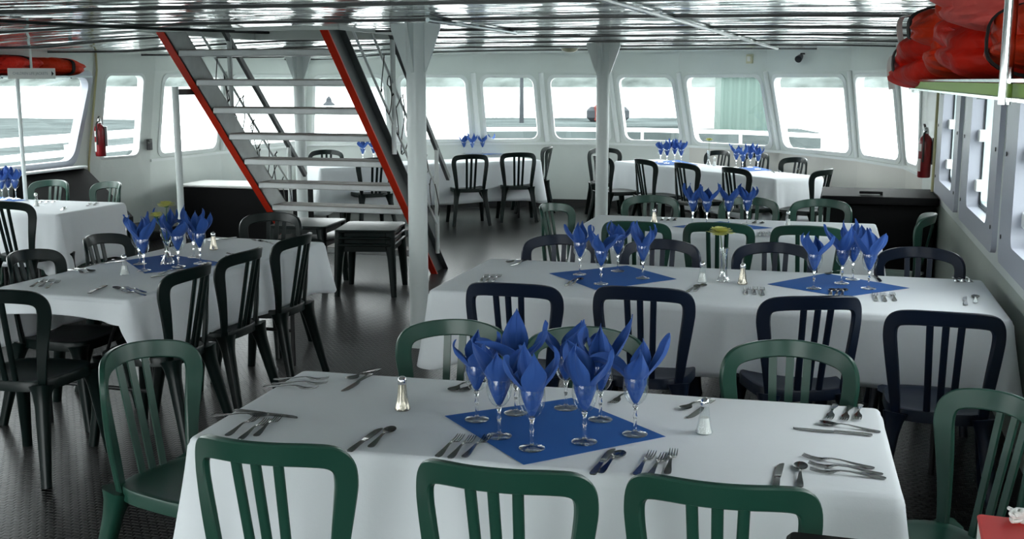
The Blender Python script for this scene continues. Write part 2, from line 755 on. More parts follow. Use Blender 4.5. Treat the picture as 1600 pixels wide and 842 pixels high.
# ledge under the bow windows, black skirting along the foot of the wall
mb = MB()
P = [(p.x + inward(i).x * .012, p.y + inward(i).y * .012, ZS - .008) for i, p in enumerate(V[:12])]
P[0] = (.835, V[0].y, ZS - .008)
mb.sweep(P, [(-.018, -.014), (.018, -.014), (.018, .014), (-.018, .014)])
struct('trim_1', mb, M['white_paint'], ang=30)
mb = MB()
P = [(p.x + inward(i).x * .01, p.y + inward(i).y * .01, .055) for i, p in enumerate(V)]
P[0] = (.84, V[0].y, .055)
mb.sweep(P, [(-.012, -.055), (.012, -.055), (.012, .055), (-.012, .055)])
struct('baseboard_bow', mb, M['base'], ang=30)
# mullion posts standing proud at the corners of the bow
NT = 1
for i in list(range(1, 9)) + [10]:
    NT += 1
    n = inward(i) * .012
    a = Vector((V[i].x + n.x, V[i].y + n.y, ZS + .02))
    b = Vector((TOPV[i].x + n.x, TOPV[i].y + n.y, ZH))
    mb = MB()
    mb.sweep([a, a.lerp(b, .5), b], [(.035 * cos(t * pi / 4), .026 * sin(t * pi / 4)) for t in range(8)], ups=[(inward(i).x, inward(i).y, 0)] * 3)
    struct('trim_%d' % NT, mb, M['white_paint'], ang=60)

# ---- starboard wall (right): screwed window frames
XR = .85
units = [(9.55, 8.02), (7.72, 6.16), (5.92, 4.36), (4.12, 2.56), (2.32, .76), (.52, -1.04), (-1.28, -2.84)]
edges = [V[0].y, 9.62, 7.87, 6.04, 4.24, 2.44, .64, -1.16, -3.0]
fr = Facet(Vector((XR, V[0].y)), Vector((XR, 9.62)), Vector((XR, V[0].y)), Vector((XR, 9.62)))
# the Facet's outward side is to the right when walking towards -Y, so flip it
for f_ in (fr,):
    f_.n = Vector((1, 0))
mb = MB()
fr.plain(mb, 0, ZTOP)
struct('wall_starboard', mb, M['wall'], smooth=False)
for k, (y1, y0) in enumerate(units):
    a, b = edges[k + 1], edges[k + 2]
    fc = Facet(Vector((XR, a)), Vector((XR, b)), Vector((XR, a)), Vector((XR, b)))
    fc.n = Vector((1, 0))
    mb = MB()
    fc.plain(mb, 0, .80, th=.095)
    struct('wall_starboard', mb, M['wall_shaded'], smooth=False)
    mb = MB()
    hole = hole_pts(a - y1 + .36, a - y0 - .27, .99, 1.80, .06)
    wide = hole_pts(a - y1 + .345, a - y0 - .255, .975, 1.815, .065)
    fc.band(mb, wide, th=.095, z0=.80, z1=1.95)
    fc.plain(mb, 1.95, ZTOP, th=.095)
    struct('wall_starboard', mb, M['wall'], ang=40)
    # painted frame plate
    NWIN[0] += 1
    mb = MB()
    O = hole_pts(a - y1, a - y0, .87, 1.93, .05)
    n = len(hole)
    loops = [[fc.F(*p, .0) for p in O], [fc.F(*p, -.026) for p in O], [fc.F(*p, -.026) for p in hole], [fc.F(*p, .097) for p in hole]]
    vs_ = [p for l in loops for p in l]
    fs_ = [(q * n + i, q * n + (i + 1) % n, (q + 1) * n + (i + 1) % n, (q + 1) * n + i) for q in range(3) for i in range(n)]
    mb.add(vs_, fs_)
    wn = struct('window_%d' % NWIN[0], mb, M['frame_lilac'], ang=40)
    mb = MB()
    fc.ring(mb, hole, -.002, .028, .052, .094)
    mb.build('window_frame', M['alu'], wn, ang=50)
    mb = MB()
    fc.ring(mb, hole, -.003, .012, .043, .0515)
    mb.build('window_gasket', M['gasket'], wn, ang=50)
    um = (hole[0][0] + hole[10][0]) / 2
    mb = MB()
    mb.hexa([fc.F(um - .02, 1.0, .055), fc.F(um + .02, 1.0, .055), fc.F(um + .02, 1.0, .095), fc.F(um - .02, 1.0, .095),
             fc.F(um - .02, 1.79, .055), fc.F(um + .02, 1.79, .055), fc.F(um + .02, 1.79, .095), fc.F(um - .02, 1.79, .095)])
    mb.build('sash_bar', M['alu'], wn, smooth=False)
    g = MB()
    fc.pane(g, hole, .08)
    g.build('window_glass', M['pane'], wn, smooth=False)
    u0 = min(p[0] for p in hole)
    for zz in (1.12, 1.42):
        mb = MB()
        c = fc.F(u0 + .05, zz, .035)
        mb.rbox(c, (.045, .09, .07), .008)
        mb.build('window_latch', M['white_paint'], wn)
    for uu in (a - y1 + .07, a - y0 - .07):
        for zz in (1.0, 1.4, 1.75):
            mb = MB()
            c = Vector(fc.F(uu, zz, -.027))
            mb.add([c + Vector((-.004 if q else 0, .011 * cos(t * pi / 4), .011 * sin(t * pi / 4))) for q in (0, 1) for t in range(8)],
                   [tuple(range(8, 16))] + [(t, (t + 1) % 8, 8 + (t + 1) % 8, 8 + t) for t in range(8)])
            mb.build('screw', M['steel_dark'], wn, smooth=False)
mb = MB()
mb.box((XR - .012, 3.85, .055), (.024, 13.7, .11))
struct('baseboard_starboard', mb, M['base'], smooth=False)

# ---- floor and ceiling follow the plan of the hull
poly = [(XR, -3.0)] + [(p.x, p.y) for p in V]


def span(y, pl):
    xs = []
    n = len(pl)
    for i in range(n):
        (x0, y0), (x1, y1) = pl[i], pl[(i + 1) % n]
        if (y0 - y) * (y1 - y) <= 0 and abs(y1 - y0) > 1e-9:
            xs.append(lerp(x0, x1, (y - y0) / (y1 - y0)))
    return min(xs), max(xs)


HX0, HX1, HY0, HY1 = -4.85, -3.27, 7.25, 9.0               # the hatch over the stairs


def slab(zf, grow, holes, ys, nx=36):
    mb = MB()
    rows = []
    pl = poly
    for y in ys:
        x0, x1 = span(min(max(y, -2.999), 15.33), pl)
        x0 -= grow
        x1 += grow
        xs = [lerp(x0, x1, k / nx) for k in range(nx + 1)]
        if holes:
            for hx in (HX0, HX1):
                if x0 < hx < x1:
                    b = min(range(1, nx), key=lambda k: abs(xs[k] - hx))
                    xs[b] = hx
        rows.append(xs)
    vs_ = [(x, y, zf(x)) for y, xs in zip(ys, rows) for x in xs]
    fs_ = []
    for j in range(len(ys) - 1):
        for i in range(nx):
            if holes and HY0 <= (ys[j] + ys[j + 1]) / 2 <= HY1 and HX0 <= (rows[j][i] + rows[j][i + 1]) / 2 <= HX1:
                continue
            fs_.append((j * (nx + 1) + i, j * (nx + 1) + i + 1, (j + 1) * (nx + 1) + i + 1, (j + 1) * (nx + 1) + i))
    mb.add(vs_, fs_)
    return mb


ysc = sorted(set([round(-3 + .25 * k, 3) for k in range(80) if -3 + .25 * k < 15.33] + [15.33]))
struct('floor', slab(lambda x: 0.0, .05, False, ysc), M['floor'], smooth=False)
struct('ceiling', slab(camber, .05, True, ysc), M['ceiling'], ang=80)
# roof deck above, so that daylight comes only through the windows
mb = slab(lambda x: 2.19, .12, True, ysc)
struct('ceiling', mb, M['wall'], smooth=False)
# coaming of the stair hatch plus an unseen hood, added to block sky light from above
mb = MB()
for x in (HX0, HX1):
    mb.box((x, (HY0 + HY1) / 2, 2.42), (.02, HY1 - HY0, .66))
for y in (HY0, HY1):
    mb.box(((HX0 + HX1) / 2, y, 2.42), (HX1 - HX0, .02, .66))
mb.box(((HX0 + HX1) / 2, (HY0 + HY1) / 2, 2.76), (HX1 - HX0, HY1 - HY0, .03))
struct('trim_40', mb, M['wall'], smooth=False)
# dark seam battens across the ceiling
for k, y in enumerate((-2.0, -.6, .9, 2.3, 3.7, 5.1, 6.5, 7.9, 9.25, 10.6, 12.0, 13.4)):
    x0, x1 = span(y, poly)
    pieces = [(x0, x1)]
    if HY0 < y < HY1:
        pieces = [(x0, HX0), (HX1, x1)]
    mb = MB()
    for a, b in pieces:
        n = 24
        mb.sweep([(lerp(a, b, q / n), y, camber(lerp(a, b, q / n)) - .005) for q in range(n + 1)], [(-.013, -.007), (.013, -.007), (.013, .007), (-.013, .007)])
    struct('trim_%d' % (20 + k), mb, M['batten'], ang=60)
# after end: stub walls either side of the open doorway behind the camera
for a, b in ((-7.33, -5.6), (-.5, .85)):
    mb = MB()
    mb.box(((a + b) / 2, -3.0, 1.08), (b - a, .09, 2.16))
    struct('wall_aft', mb, M['wall'], smooth=False)
# ================================================================== PROTOTYPES
def make_chair(key, label):
    m = M[key]
    t = thing('bistro_chair', label, 'chair')
    # seat: dished rounded square with a turned-down rim
    mb = MB()
    n = 40

    def outline(a, k):
        c, s = cos(a), sin(a)
        e = 2 / 3.6
        x = (abs(c) ** e) * (1 if c > 0 else -1)
        y = (abs(s) ** e) * (1 if s > 0 else -1)
        wx = lerp(.192, .222, (y + 1) / 2)
        return x * wx * k, .02 + y * .212 * k
    rings = []
    for k, z in ((.05, .438), (.35, .438), (.65, .441), (.85, .447), (.95, .452), (.985, .450), (1.0, .442), (1.0, .405), (.97, .405), (.965, .436), (.6, .430), (.05, .428)):
        rings.append([(*outline(2 * pi * i / n, k), z) for i in range(n)])
    vs_ = [p for r in rings for p in r]
    fs_ = [tuple(range(n)), tuple((len(rings) - 1) * n + i for i in range(n))]
    for k in range(len(rings) - 1):
        for i in range(n):
            j = (i + 1) % n
            fs_.append((k * n + i, k * n + j, (k + 1) * n + j, (k + 1) * n + i))
    mb.add(vs_, fs_)
    mb.build('seat', m, t)

    def S(u, h):
        q = (h - .44) / .42
        return Vector((u, -.178 - .088 * q + u * u * (.8 + 1.6 * max(0, q)), h))
    up = Vector((0, 1, .21)).normalized()
    half = [(.158, .425), (.165, .50), (.177, .60), (.190, .70), (.195, .755), (.190, .797), (.168, .824), (.12, .837), (.06, .843), (0, .845)]
    half = [(u * 1.03, h) for u, h in half]
    pts = [(u, h) for u, h in half] + [(-u, h) for u, h in half[-2::-1]]
    path = [S(p.x, p.y) for p in catmull([(u, h, 0) for u, h in pts], 4)]
    ww = []
    for p in path:
        k = max(0, min(1, (p.z - .44) / .3))
        ww.append(lerp(.019, .030, k))
    secs = [[(-q, -.006), (-q + .004, -.010), (q - .004, -.010), (q, -.006), (q, .006), (q - .004, .010), (-q + .004, .010), (-q, .006)] for q in ww]
    ups = []
    for p in path:
        ups.append(Vector((-p.x * 5.4 * max(.3, (p.z - .44) / .42), 1, .2)).normalized())
    mb = MB()
    mb.sweep(path, secs, ups=ups)
    bk = mb.build('backrest', m, t, ang=34)
    for u in (-.058, 0, .058):
        mb = MB()
        path = [S(u * lerp(.80, 1.0, q), lerp(.43, .825, q)) for q in [k / 8 for k in range(9)]]
        mb.sweep(path, [(-.0135, -.003), (-.009, -.008), (.009, -.008), (.0135, -.003), (.0135, .004), (-.0135, .004)], ups=[up] * 9)
        mb.build('back_slat', m, bk, ang=50)
    for sx, sy in ((-1, 1), (1, 1), (-1, -1), (1, -1)):
        mb = MB()
        top = Vector((sx * (.185 if sy > 0 else .165), .185 if sy > 0 else -.165, .432))
        bot = Vector((sx * .222, .245 if sy > 0 else -.262, 0))
        path = []
        secs = []
        for q in (0, .08, .2, .5, .9, 1.0):
            p = top.lerp(bot, q)
            path.append(p)
            r = {0: .046, .08: .036, .2: .029, .5: .025, .9: .020, 1.0: .020}[q]
            secs.append([(r * cx, r * cy) for cx, cy in ((-1, -.6), (-.6, -1), (.6, -1), (1, -.6), (1, .6), (.6, 1), (-.6, 1), (-1, .6))])
        mb.sweep(path, secs, ups=[(0, 1, 0)] * 6)
        mb.build('leg', m, t, ang=50)
    for k in list(children_of(t)):
        children_of(k)
    return t


CH = {}


def chair(kind, px, py, rz, label, group=None, loc=None, z=.872):
    """place a chair by the middle of the top of its back"""
    r = R(rz)
    if loc is None:
        p = at(px, py, z)
        o = Vector((-.262 * -sin(r) * 1.0, -.262 * cos(r), 0))
        loc = (p.x - o.x, p.y - o.y, 0)
    if kind not in CH:
        CH[kind] = make_chair(kind, label)
        c = CH[kind]
        c.location = loc
        c.rotation_euler = (0, 0, r)
        c['label'] = label
    else:
        c = dup(CH[kind], loc, r, label)
    if group:
        c['group'] = group
    elif 'group' in c:
        del c['group']
    return c


# ---- goblet
def make_goblet(label):
    t = thing('wine_goblet', label, 'glass')
    mb = MB()
    mb.lathe([(.0005, .0), (.034, .0), (.0365, .0015), (.0365, .003), (.022, .006), (.010, .009), (.0052, .014)], 24)
    mb.build('foot', M['foot_glass'], t, ang=60)
    mb = MB()
    mb.lathe([(.0052, .012), (.0045, .03), (.0042, .045), (.0062, .052), (.0066, .056), (.0042, .063), (.005, .078), (.009, .086), (.0085, .090)], 14)
    mb.build('stem', M['sglass'], t, ang=60)
    mb = MB()
    mb.lathe([(.002, .0885), (.010, .090), (.020, .097), (.028, .108), (.0335, .122), (.0365, .138), (.0372, .150), (.0362, .163), (.0350, .172), (.0338, .172), (.0350, .160), (.0352, .148)], 28, cap=False)
    mb.build('bowl', M['goblet'], t, ang=70)
    children_of(t)
    return t


GOB = []
GLASS_GROUPS = {}


def napkin_mesh(seed, tall=1.0, droop=.35):
    """a square paper napkin held by its middle and pushed into the glass: broad pointed petals stand above the rim"""
    g = random.Random(seed)
    NT, NR = 96, 24
    np_ = g.choice((3, 4, 4))
    corners = sorted([(k * 2 * pi / np_ + g.uniform(-.3, .3)) for k in range(np_)])
    tilt = [g.uniform(.0, .38) for _ in range(np_)]
    ext = [g.uniform(.085, .130) * tall for _ in range(np_)]
    if g.random() < droop:
        k = g.randrange(np_)
        tilt[k] = g.uniform(.75, 1.15)
        ext[k] = g.uniform(.11, .14)
    ph = g.uniform(0, 6)
    crease = [g.uniform(-.4, .4) for _ in range(np_)]
    curl = [g.uniform(-.5, .9) for _ in range(np_)]
    mb = MB()

    def fn(u, v):
        a = u * 2 * pi
        best, bd = 0, 9
        for i, c in enumerate(corners):
            d = (a - c + pi) % (2 * pi) - pi
            if abs(d) < abs(bd):
                best, bd = i, d
        if bd > 0:
            nx = (corners[(best + 1) % np_] - corners[best]) % (2 * pi)
        else:
            nx = (corners[best] - corners[best - 1]) % (2 * pi)
        q = min(1, abs(bd) / max(.2, nx / 2))            # 0 on the petal's spine, 1 in the notch between petals
        L_in = .080
        L = L_in + lerp(ext[best], .012, q ** 1.9)
        s = v * L
        tri = abs(((a * 9 / (2 * pi) + ph) % 1) - .5) * 4 - 1
        ins = min(1, s / L_in)
        r_in = .0045 + (.0318 - .0045) * min(1, ins * 1.25) ** .8
        z = .093 + ins * .076
        if s <= L_in:
            r = r_in * (1 - .14 * ins * (.5 + .5 * tri))
            da = 0
        else:
            e = s - L_in
            f = e / max(.02, ext[best])
            tq = lerp(tilt[best], .25, q ** 1.5)
            bend = tq * (.45 + .8 * f)
            belly = .030 * sin(pi * min(1, f * .85)) * (1 - .4 * q)       # the petal bellies out over the rim
            r = .0318 * (1 - .14 * (.5 + .5 * tri) * (1 - .6 * min(1, f))) + e * sin(bend) * .9 + belly
            z = .169 + e * cos(bend)
            # sharp spine and side folds
            sp = abs(bd - crease[best])
            r += .010 * min(1, f * 2) * (min(1, sp / .35) - .5) + .006 * tri * min(1, e / .04)
            w = 1 - .93 * max(0, (f - .30) / .70) ** 1.35
            da = -bd * (1 - w) + curl[best] * .35 * max(0, f) ** 2
            if q > .97:
                da = 0
        aa = a + da
        return (r * cos(aa), r * sin(aa), z)
    mb.grid(NT, NR, fn, wrap_u=True)
    o = mb.build('folded_napkin', M['blue'], None, ang=24)
    so = o.modifiers.new('solidify', 'SOLIDIFY')
    so.thickness = .0012
    so.offset = 0
    return o


NAPS = []


def glass_with_napkin(px, py, label_g, label_n, gg, ng, z=.7445, own=True, loc=None, tall=1.0, rz=None):
    p = Vector(loc) if loc is not None else at(px, py, z)
    p.z = z
    a = rnd.uniform(0, 6.28) if rz is None else rz
    if not GOB:
        g = make_goblet(label_g)
        g.location = p
        GOB.append(g)
        g['group'] = gg
    else:
        g = dup(GOB[0], p, 0, label_g, gg)
    if own or not NAPS:
        n = napkin_mesh(len(NAPS) * 13 + 5, tall)
        NAPS.append(n)
    else:
        n = NAPS[rnd.randrange(len(NAPS))].copy()
        COL.objects.link(n)
    n.location = p
    n.rotation_euler = (0, 0, a)
    tag(n, label_n, 'napkin', ng)
    return g, n


# ---- cutlery: bars of changing width, eight points across
def strip(stations, th=.0016, nx=8):
    """stations: (s, y centre, half width, z, dish); returns top rows"""
    top = []
    for s, yc, hw, z, dish in stations:
        row = []
        for i in range(nx):
            q = -1 + 2 * i / (nx - 1)
            row.append((s, yc + q * hw, z - dish * (1 - q * q)))
        top.append(row)
    return top


def strip_mesh(mb, top, th=.0018, close_end=True):
    nx = len(top[0])
    n = len(top)
    vs_ = [p for r in top for p in r] + [(p[0], p[1], p[2] - th) for r in top for p in r]
    o = n * nx
    fs_ = []
    for j in range(n - 1):
        for i in range(nx - 1):
            a = j * nx + i
            fs_.append((a, a + 1, a + nx + 1, a + nx))
            fs_.append((o + a, o + a + nx, o + a + nx + 1, o + a + 1))
        for i in (0, nx - 1):
            a = j * nx + i
            fs_.append((a, a + nx, o + a + nx, o + a))
    for j in (0, n - 1):
        for i in range(nx - 1):
            if j == n - 1 and not close_end:
                continue
            a = j * nx + i
            fs_.append((a, a + 1, o + a + 1, o + a))
    mb.add(vs_, fs_)


HANDLE = [(0, 0, .0040, .0030, 0), (.004, 0, .0085, .0030, 0), (.012, 0, .0098, .0032, 0), (.03, 0, .0090, .0040, 0), (.06, 0, .0058, .0070, 0), (.09, 0, .0036, .0105, 0), (.112, 0, .0032, .0105, 0)]


def make_fork():
    mb = MB()
    st = HANDLE + [(.122, 0, .0060, .0085, .0004), (.130, 0, .0112, .0058, .0012), (.140, 0, .0122, .0038, .0014)]
    top = strip(st)
    strip_mesh(mb, top, close_end=False)
    base = top[-1]
    o0 = (len(top) - 1) * 8
    ob = len(top) * 8
    # tines grow out of the last row
    for k in range(4):
        a, b = 2 * k, 2 * k + 1
        yc = (base[a][1] + base[b][1]) / 2
        prev = (o0 + a, o0 + b, ob + o0 + b, ob + o0 + a)
        for s, hw, dz in ((.150, .0014, .0000), (.168, .0012, .0012), (.184, .0010, .0044), (.190, .0005, .0062)):
            i0 = len(mb.v)
            z = .0030 + dz
            mb.v += [(s, yc - hw, z), (s, yc + hw, z), (s, yc + hw, z - .0016), (s, yc - hw, z - .0016)]
            cur = (i0, i0 + 1, i0 + 2, i0 + 3)
            for q in range(4):
                r = (q + 1) % 4
                mb.f.append((prev[q], prev[r], cur[r], cur[q]))
            prev = cur
        mb.f.append(prev)
    return mb.build('dinner_fork', M['silver'], None, ang=45)


def make_spoon():
    mb = MB()
    st = HANDLE + [(.120, 0, .0048, .0090, .0004), (.127, 0, .0100, .0075, .0022), (.135, 0, .0150, .0070, .0045), (.146, 0, .0185, .0072, .0058), (.158, 0, .0185, .0078, .0058), (.168, 0, .0150, .0085, .0044), (.175, 0, .0090, .0092, .0020), (.178, 0, .0030, .0096, .0004)]
    strip_mesh(mb, strip(st))
    return mb.build('tea_spoon', M['silver'], None, ang=45)


def make_knife():
    mb = MB()
    st = [(0, 0, .0050, .0050, 0), (.004, 0, .0092, .0055, 0), (.02, 0, .0096, .0060, 0), (.05, 0, .0078, .0065, 0), (.09, 0, .0062, .0065, 0), (.104, 0, .0058, .0060, 0),
          (.108, .001, .0072, .0042, 0), (.13, .002, .0090, .0036, 0), (.17, .002, .0096, .0034, 0), (.20, .001, .0086, .0034, 0), (.215, -.002, .0058, .0034, 0), (.222, -.005, .0022, .0034, 0)]
    strip_mesh(mb, strip(st), th=.003)
    return mb.build('table_knife', M['silver'], None, ang=45)


CUT = {}
MK = {'fork': make_fork, 'spoon': make_spoon, 'knife': make_knife}
LEN = {'fork': .19, 'spoon': .178, 'knife': .222}


def cutlery(kind, hx, hy, tx, ty, label, group=None, z=.7425, keep_tip=True):
    """handle end and tip as the photo shows them on the table top"""
    h, t = at(hx, hy, z), at(tx, ty, z)
    d = (t - h)
    a = atan2(d.y, d.x)
    L = LEN[kind]
    c = t - Vector((cos(a), sin(a), 0)) * L if keep_tip else h
    if kind not in CUT:
        o = MK[kind]()
        CUT[kind] = o
    else:
        o = CUT[kind].copy()
        COL.objects.link(o)
    o.location = (c.x, c.y, z)
    o.rotation_euler = (0, 0, a)
    tag(o, label, kind, group)
    if not group and 'group' in o:
        del o['group']
    return o


def cutlery_at(kind, x, y, ang, label, group=None, z=.7425):
    if kind not in CUT:
        o = MK[kind]()
        CUT[kind] = o
    else:
        o = CUT[kind].copy()
        COL.objects.link(o)
    o.location = (x, y, z)
    o.rotation_euler = (0, 0, ang)
    tag(o, label, kind, group)
    if not group and 'group' in o:
        del o['group']
    return o


# ---- shakers, vase, flower
SH = {}


def shaker(kind, px, py, label, z=.7425):
    p = at(px, py, z)
    if kind in SH:
        return dup(SH[kind], p, 0, label)
    t = thing('salt_shaker' if kind == 'salt' else 'pepper_shaker', label, 'shaker', p)
    SH[kind] = t
    mb = MB()
    n = 48
    prof = [(.0, .0), (.022, .0), (.0245, .003), (.0245, .007), (.0205, .016), (.0175, .032), (.0145, .055), (.0125, .075), (.0118, .084), (.0, .084)]
    prof = [(max(r, .0004), zz) for r, zz in prof]
    vs_ = []
    for r, zz in prof:
        for k in range(n):
            a = 2 * pi * k / n
            f = 1 + (.055 * cos(8 * a) if .004 < zz < .08 else 0)
            vs_.append((r * f * cos(a), r * f * sin(a), zz))
    fs_ = [(i * n + k, i * n + (k + 1) % n, (i + 1) * n + (k + 1) % n, (i + 1) * n + k) for i in range(len(prof) - 1) for k in range(n)]
    mb.add(vs_, fs_)
    mb.build('shaker_body', M['goblet'] if kind == 'salt' else M['pewter'], t, ang=50)
    if kind == 'salt':
        mb = MB()
        mb.lathe([(.0190, .002), (.0218, .004), (.0180, .016), (.0150, .033), (.0130, .048), (.0005, .050)], 20)
        mb.build('salt_fill', M['salt'], t)
    mb = MB()
    mb.lathe([(.0125, .082), (.0138, .084), (.0138, .094), (.0120, .101), (.0070, .106), (.0005, .108)], 18)
    mb.build('shaker_cap', M['chrome'], t, ang=40)
    children_of(t)
    return t


def vase(px, py, label, label_f, heads, kind='tall', z=.7425):
    p = at(px, py, z)
    t = thing('bud_vase', label, 'vase', p)
    n = 36
    if kind == 'tall':
        prof = [(.0005, 0), (.030, 0), (.032, .004), (.028, .012), (.019, .03), (.016, .06), (.014, .10), (.015, .13), (.020, .16), (.024, .172), (.0225, .172), (.014, .15), (.0125, .13), (.0120, .10), (.0005, .02)]
    else:
        prof = [(.0005, 0), (.036, 0), (.038, .005), (.031, .02), (.020, .045), (.013, .075), (.012, .10), (.016, .12), (.022, .132), (.020, .132), (.012, .115), (.0095, .10), (.010, .08), (.0005, .02)]
    mb = MB()
    vs_ = []
    for r, zz in prof:
        for k in range(n):
            a = 2 * pi * k / n
            f = 1 + .09 * cos(9 * a + zz * 60)
            vs_.append((r * f * cos(a), r * f * sin(a), zz))
    fs_ = [(i * n + k, i * n + (k + 1) % n, (i + 1) * n + (k + 1) % n, (i + 1) * n + k) for i in range(len(prof) - 1) for k in range(n)]
    mb.add(vs_, fs_)
    mb.build('vase_body', M['crystal'], t, ang=50)
    for i, (dx, dy, hz, rad) in enumerate(heads):
        f = thing('pale_chrysanthemum', label_f[i], 'flower', p + Vector((0, 0, .015)))
        mb = MB()
        mb.tube(catmull([(0, 0, .02), (dx * .15, dy * .15, .09), (dx * .6, dy * .6, hz * .7), (dx, dy, hz - .01)], 5), .0022, 6)
        mb.build('stem', M['stem'], f)
        mb = MB()
        mb.lathe([(.0005, hz - .014), (.010, hz - .012), (.014, hz - .002), (.0005, hz + .004)], 12, c=(dx, dy, 0))
        mb.build('calyx', M['stem'], f)
        mb = MB()
        g = random.Random(31 + i)
        # petals in rings, joined at the heart
        i0 = 0
        mb.lathe([(.0005, hz - .006), (.012, hz - .004), (.014, hz + .006), (.0005, hz + .012)], 14, c=(dx, dy, 0))
        for ring, (cnt, el, ln) in enumerate(((18, .02, 1.0), (16, .36, .95), (13, .72, .82), (10, 1.05, .68), (6, 1.35, .55))):
            for k in range(cnt):
                a = 2 * pi * (k + .5 * ring) / cnt + g.uniform(-.12, .12)
                l = rad * ln * g.uniform(.85, 1.08)
                e = el + g.uniform(-.12, .12)
                wd = rad * .22
                ca, sa = cos(a), sin(a)
                row = []
                for q, wq in ((.1, .5), (.5, 1.0), (.85, .9), (1.0, .35)):
                    rr = l * q * cos(e) + .003
                    zz = hz + l * q * sin(e) * (1 - .25 * q) - .02 * rad * q
                    for sd in (-1, 1):
                        row.append((dx + ca * rr - sa * wd * wq * sd, dy + sa * rr + ca * wd * wq * sd, zz))
                mb.add(row, [(0, 1, 3, 2), (2, 3, 5, 4), (4, 5, 7, 6)])
        mb.build('flower_head', M['petal'], f, ang=60)
    return t


# ---- tables and cloths
def table(name, label, cx, cy, lx, ly, rz, group=None):
    """folding table: board and two bent-tube leg frames"""
    t = thing('folding_table', label, 'table', (cx, cy, 0), rz, group)
    mb = MB()
    mb.rbox((0, 0, .722), (lx - .03, ly - .03, .028), .03)
    mb.build('tabletop', M['board'], t)
    for sx in (-1, 1):
        x = sx * (lx / 2 - .28)
        y = ly / 2 - .10
        mb = MB()
        pts = [(x, -y, 0), (x, -y, .35), (x, -y, .63), (x, -y + .05, .69), (x, 0, .70), (x, y - .05, .69), (x, y, .63), (x, y, .35), (x, y, 0)]
        mb.tube(catmull(pts, 4), .014, 8)
        mb.tube([(x, -y, .22), (x, y, .22)], .011, 8)
        mb.build('leg', M['steel_dark'], t)
        mb = MB()
        mb.tube([(x, 0, .22), (x - sx * .12, 0, .45), (x - sx * .30, 0, .70)], .009, 6)
        mb.build('brace', M['steel_dark'], t)
    return t


def cloth(label, cx, cy, lx, ly, rz, drops, seed=1, group=None, wav=1.0, z=.7415, flare=1.0):
    """drops: hang on the +x, +y, -x, -y sides"""
    g = random.Random(seed)
    ph = [g.uniform(0, 6.28) for _ in range(8)]
    hx, hy = lx / 2, ly / 2
    rc = .028
    # perimeter, counter-clockwise from the +x side
    per = []
    step = .022

    def edge(ax, ay, bx, by, nx, ny, side):
        n = max(6, int(hypot(bx - ax, by - ay) / step))
        for k in range(n):
            q = k / n
            per.append((lerp(ax, bx, q), lerp(ay, by, q), nx, ny, side, q, 0.0))

    def corner(cx_, cy_, a0, side):
        for k in range(9):
            q = k / 9
            a = a0 + q * pi / 2
            per.append((cx_ + rc * cos(a), cy_ + rc * sin(a), cos(a), sin(a), side, q, 1.0))
    edge(hx, -hy + rc, hx, hy - rc, 1, 0, 0)
    corner(hx - rc, hy - rc, 0, 0)
    edge(hx - rc, hy, -hx + rc, hy, 0, 1, 1)
    corner(-hx + rc, hy - rc, pi / 2, 1)
    edge(-hx, hy - rc, -hx, -hy + rc, -1, 0, 2)
    corner(-hx + rc, -hy + rc, pi, 2)
    edge(-hx + rc, -hy, hx - rc, -hy, 0, -1, 3)
    corner(hx - rc, -hy + rc, 1.5 * pi, 3)
    n = len(per)
    # arc position and nearness to a corner
    s = [0.0]
    for i in range(1, n):
        s.append(s[-1] + hypot(per[i][0] - per[i - 1][0], per[i][1] - per[i - 1][1]))
    rings = []
    depth = [0, .004, .010, .018, .04, .08, .14, .22, .30, .40, .52, .66, .80, .92, 1.0]
    for di, dq in enumerate(depth):
        row = []
        for i, (x, y, nx, ny, side, q, cn) in enumerate(per):
            if cn:
                dr = lerp(drops[side], drops[(side + 1) % 4], q)
                near = 1.0
            else:
                dr = drops[side]
                lx_ = (ly if side in (0, 2) else lx)
                dd = min(q, 1 - q) * lx_
                near = math.exp(-(dd / .13) ** 2)
            dr += .05 * near * min(drops) / max(.05, max(drops))
            if di <= 3:
                # rounding over the table edge
                e = .018
                a = (di / 3) * pi / 2
                out = -e + e * sin(a)
                zz = z - e * (1 - cos(a))
            else:
                t = dq
                zz = z - .018 - (dr - .018) * (t - .018) / .982
                wv = (sin(s[i] * 9 + ph[0]) * .5 + sin(s[i] * 17 + ph[1]) * .35 + sin(s[i] * 31 + ph[2]) * .15)
                out = (.004 + .012 * t * wav * (wv + .6)) + near * flare * .055 * t ** 1.2 * (dr / .35)
                # cone folds each side of the corner
                out += flare * .016 * t * math.exp(-((near - .45) / .22) ** 2) * wav * (-1)
            row.append((x + nx * out, y + ny * out, zz + (.0 if di < 4 else .006 * dq * sin(s[i] * 6 + ph[3]))))
        rings.append(row)
    # the flat top
    tops = []
    for k in (.0, .3, .6, .85, .96):
        tops.append([(per[i][0] * k, per[i][1] * k, z + .0006 * sin(per[i][0] * k * 11 + ph[4]) * sin(per[i][1] * k * 13)) for i in range(n)])
    tops[0] = [(p[0] * .02, p[1] * .02, z) for p in [(a[0], a[1]) for a in per]]
    allr = tops + rings
    mb = MB()
    vs_ = [p for r in allr for p in r]
    fs_ = [tuple(range(n))]
    for k in range(len(allr) - 1):
        for i in range(n):
            j = (i + 1) % n
            fs_.append((k * n + i, k * n + j, (k + 1) * n + j, (k + 1) * n + i))
    mb.add(vs_, fs_)
    o = mb.build('tablecloth', M['cloth'], None, ang=80)
    o.location = (cx, cy, 0)
    o.rotation_euler = (0, 0, rz)
    so = o.modifiers.new('solidify', 'SOLIDIFY')
    so.thickness = .0012
    so.offset = -1
    tag(o, label, 'tablecloth', group)
    return o


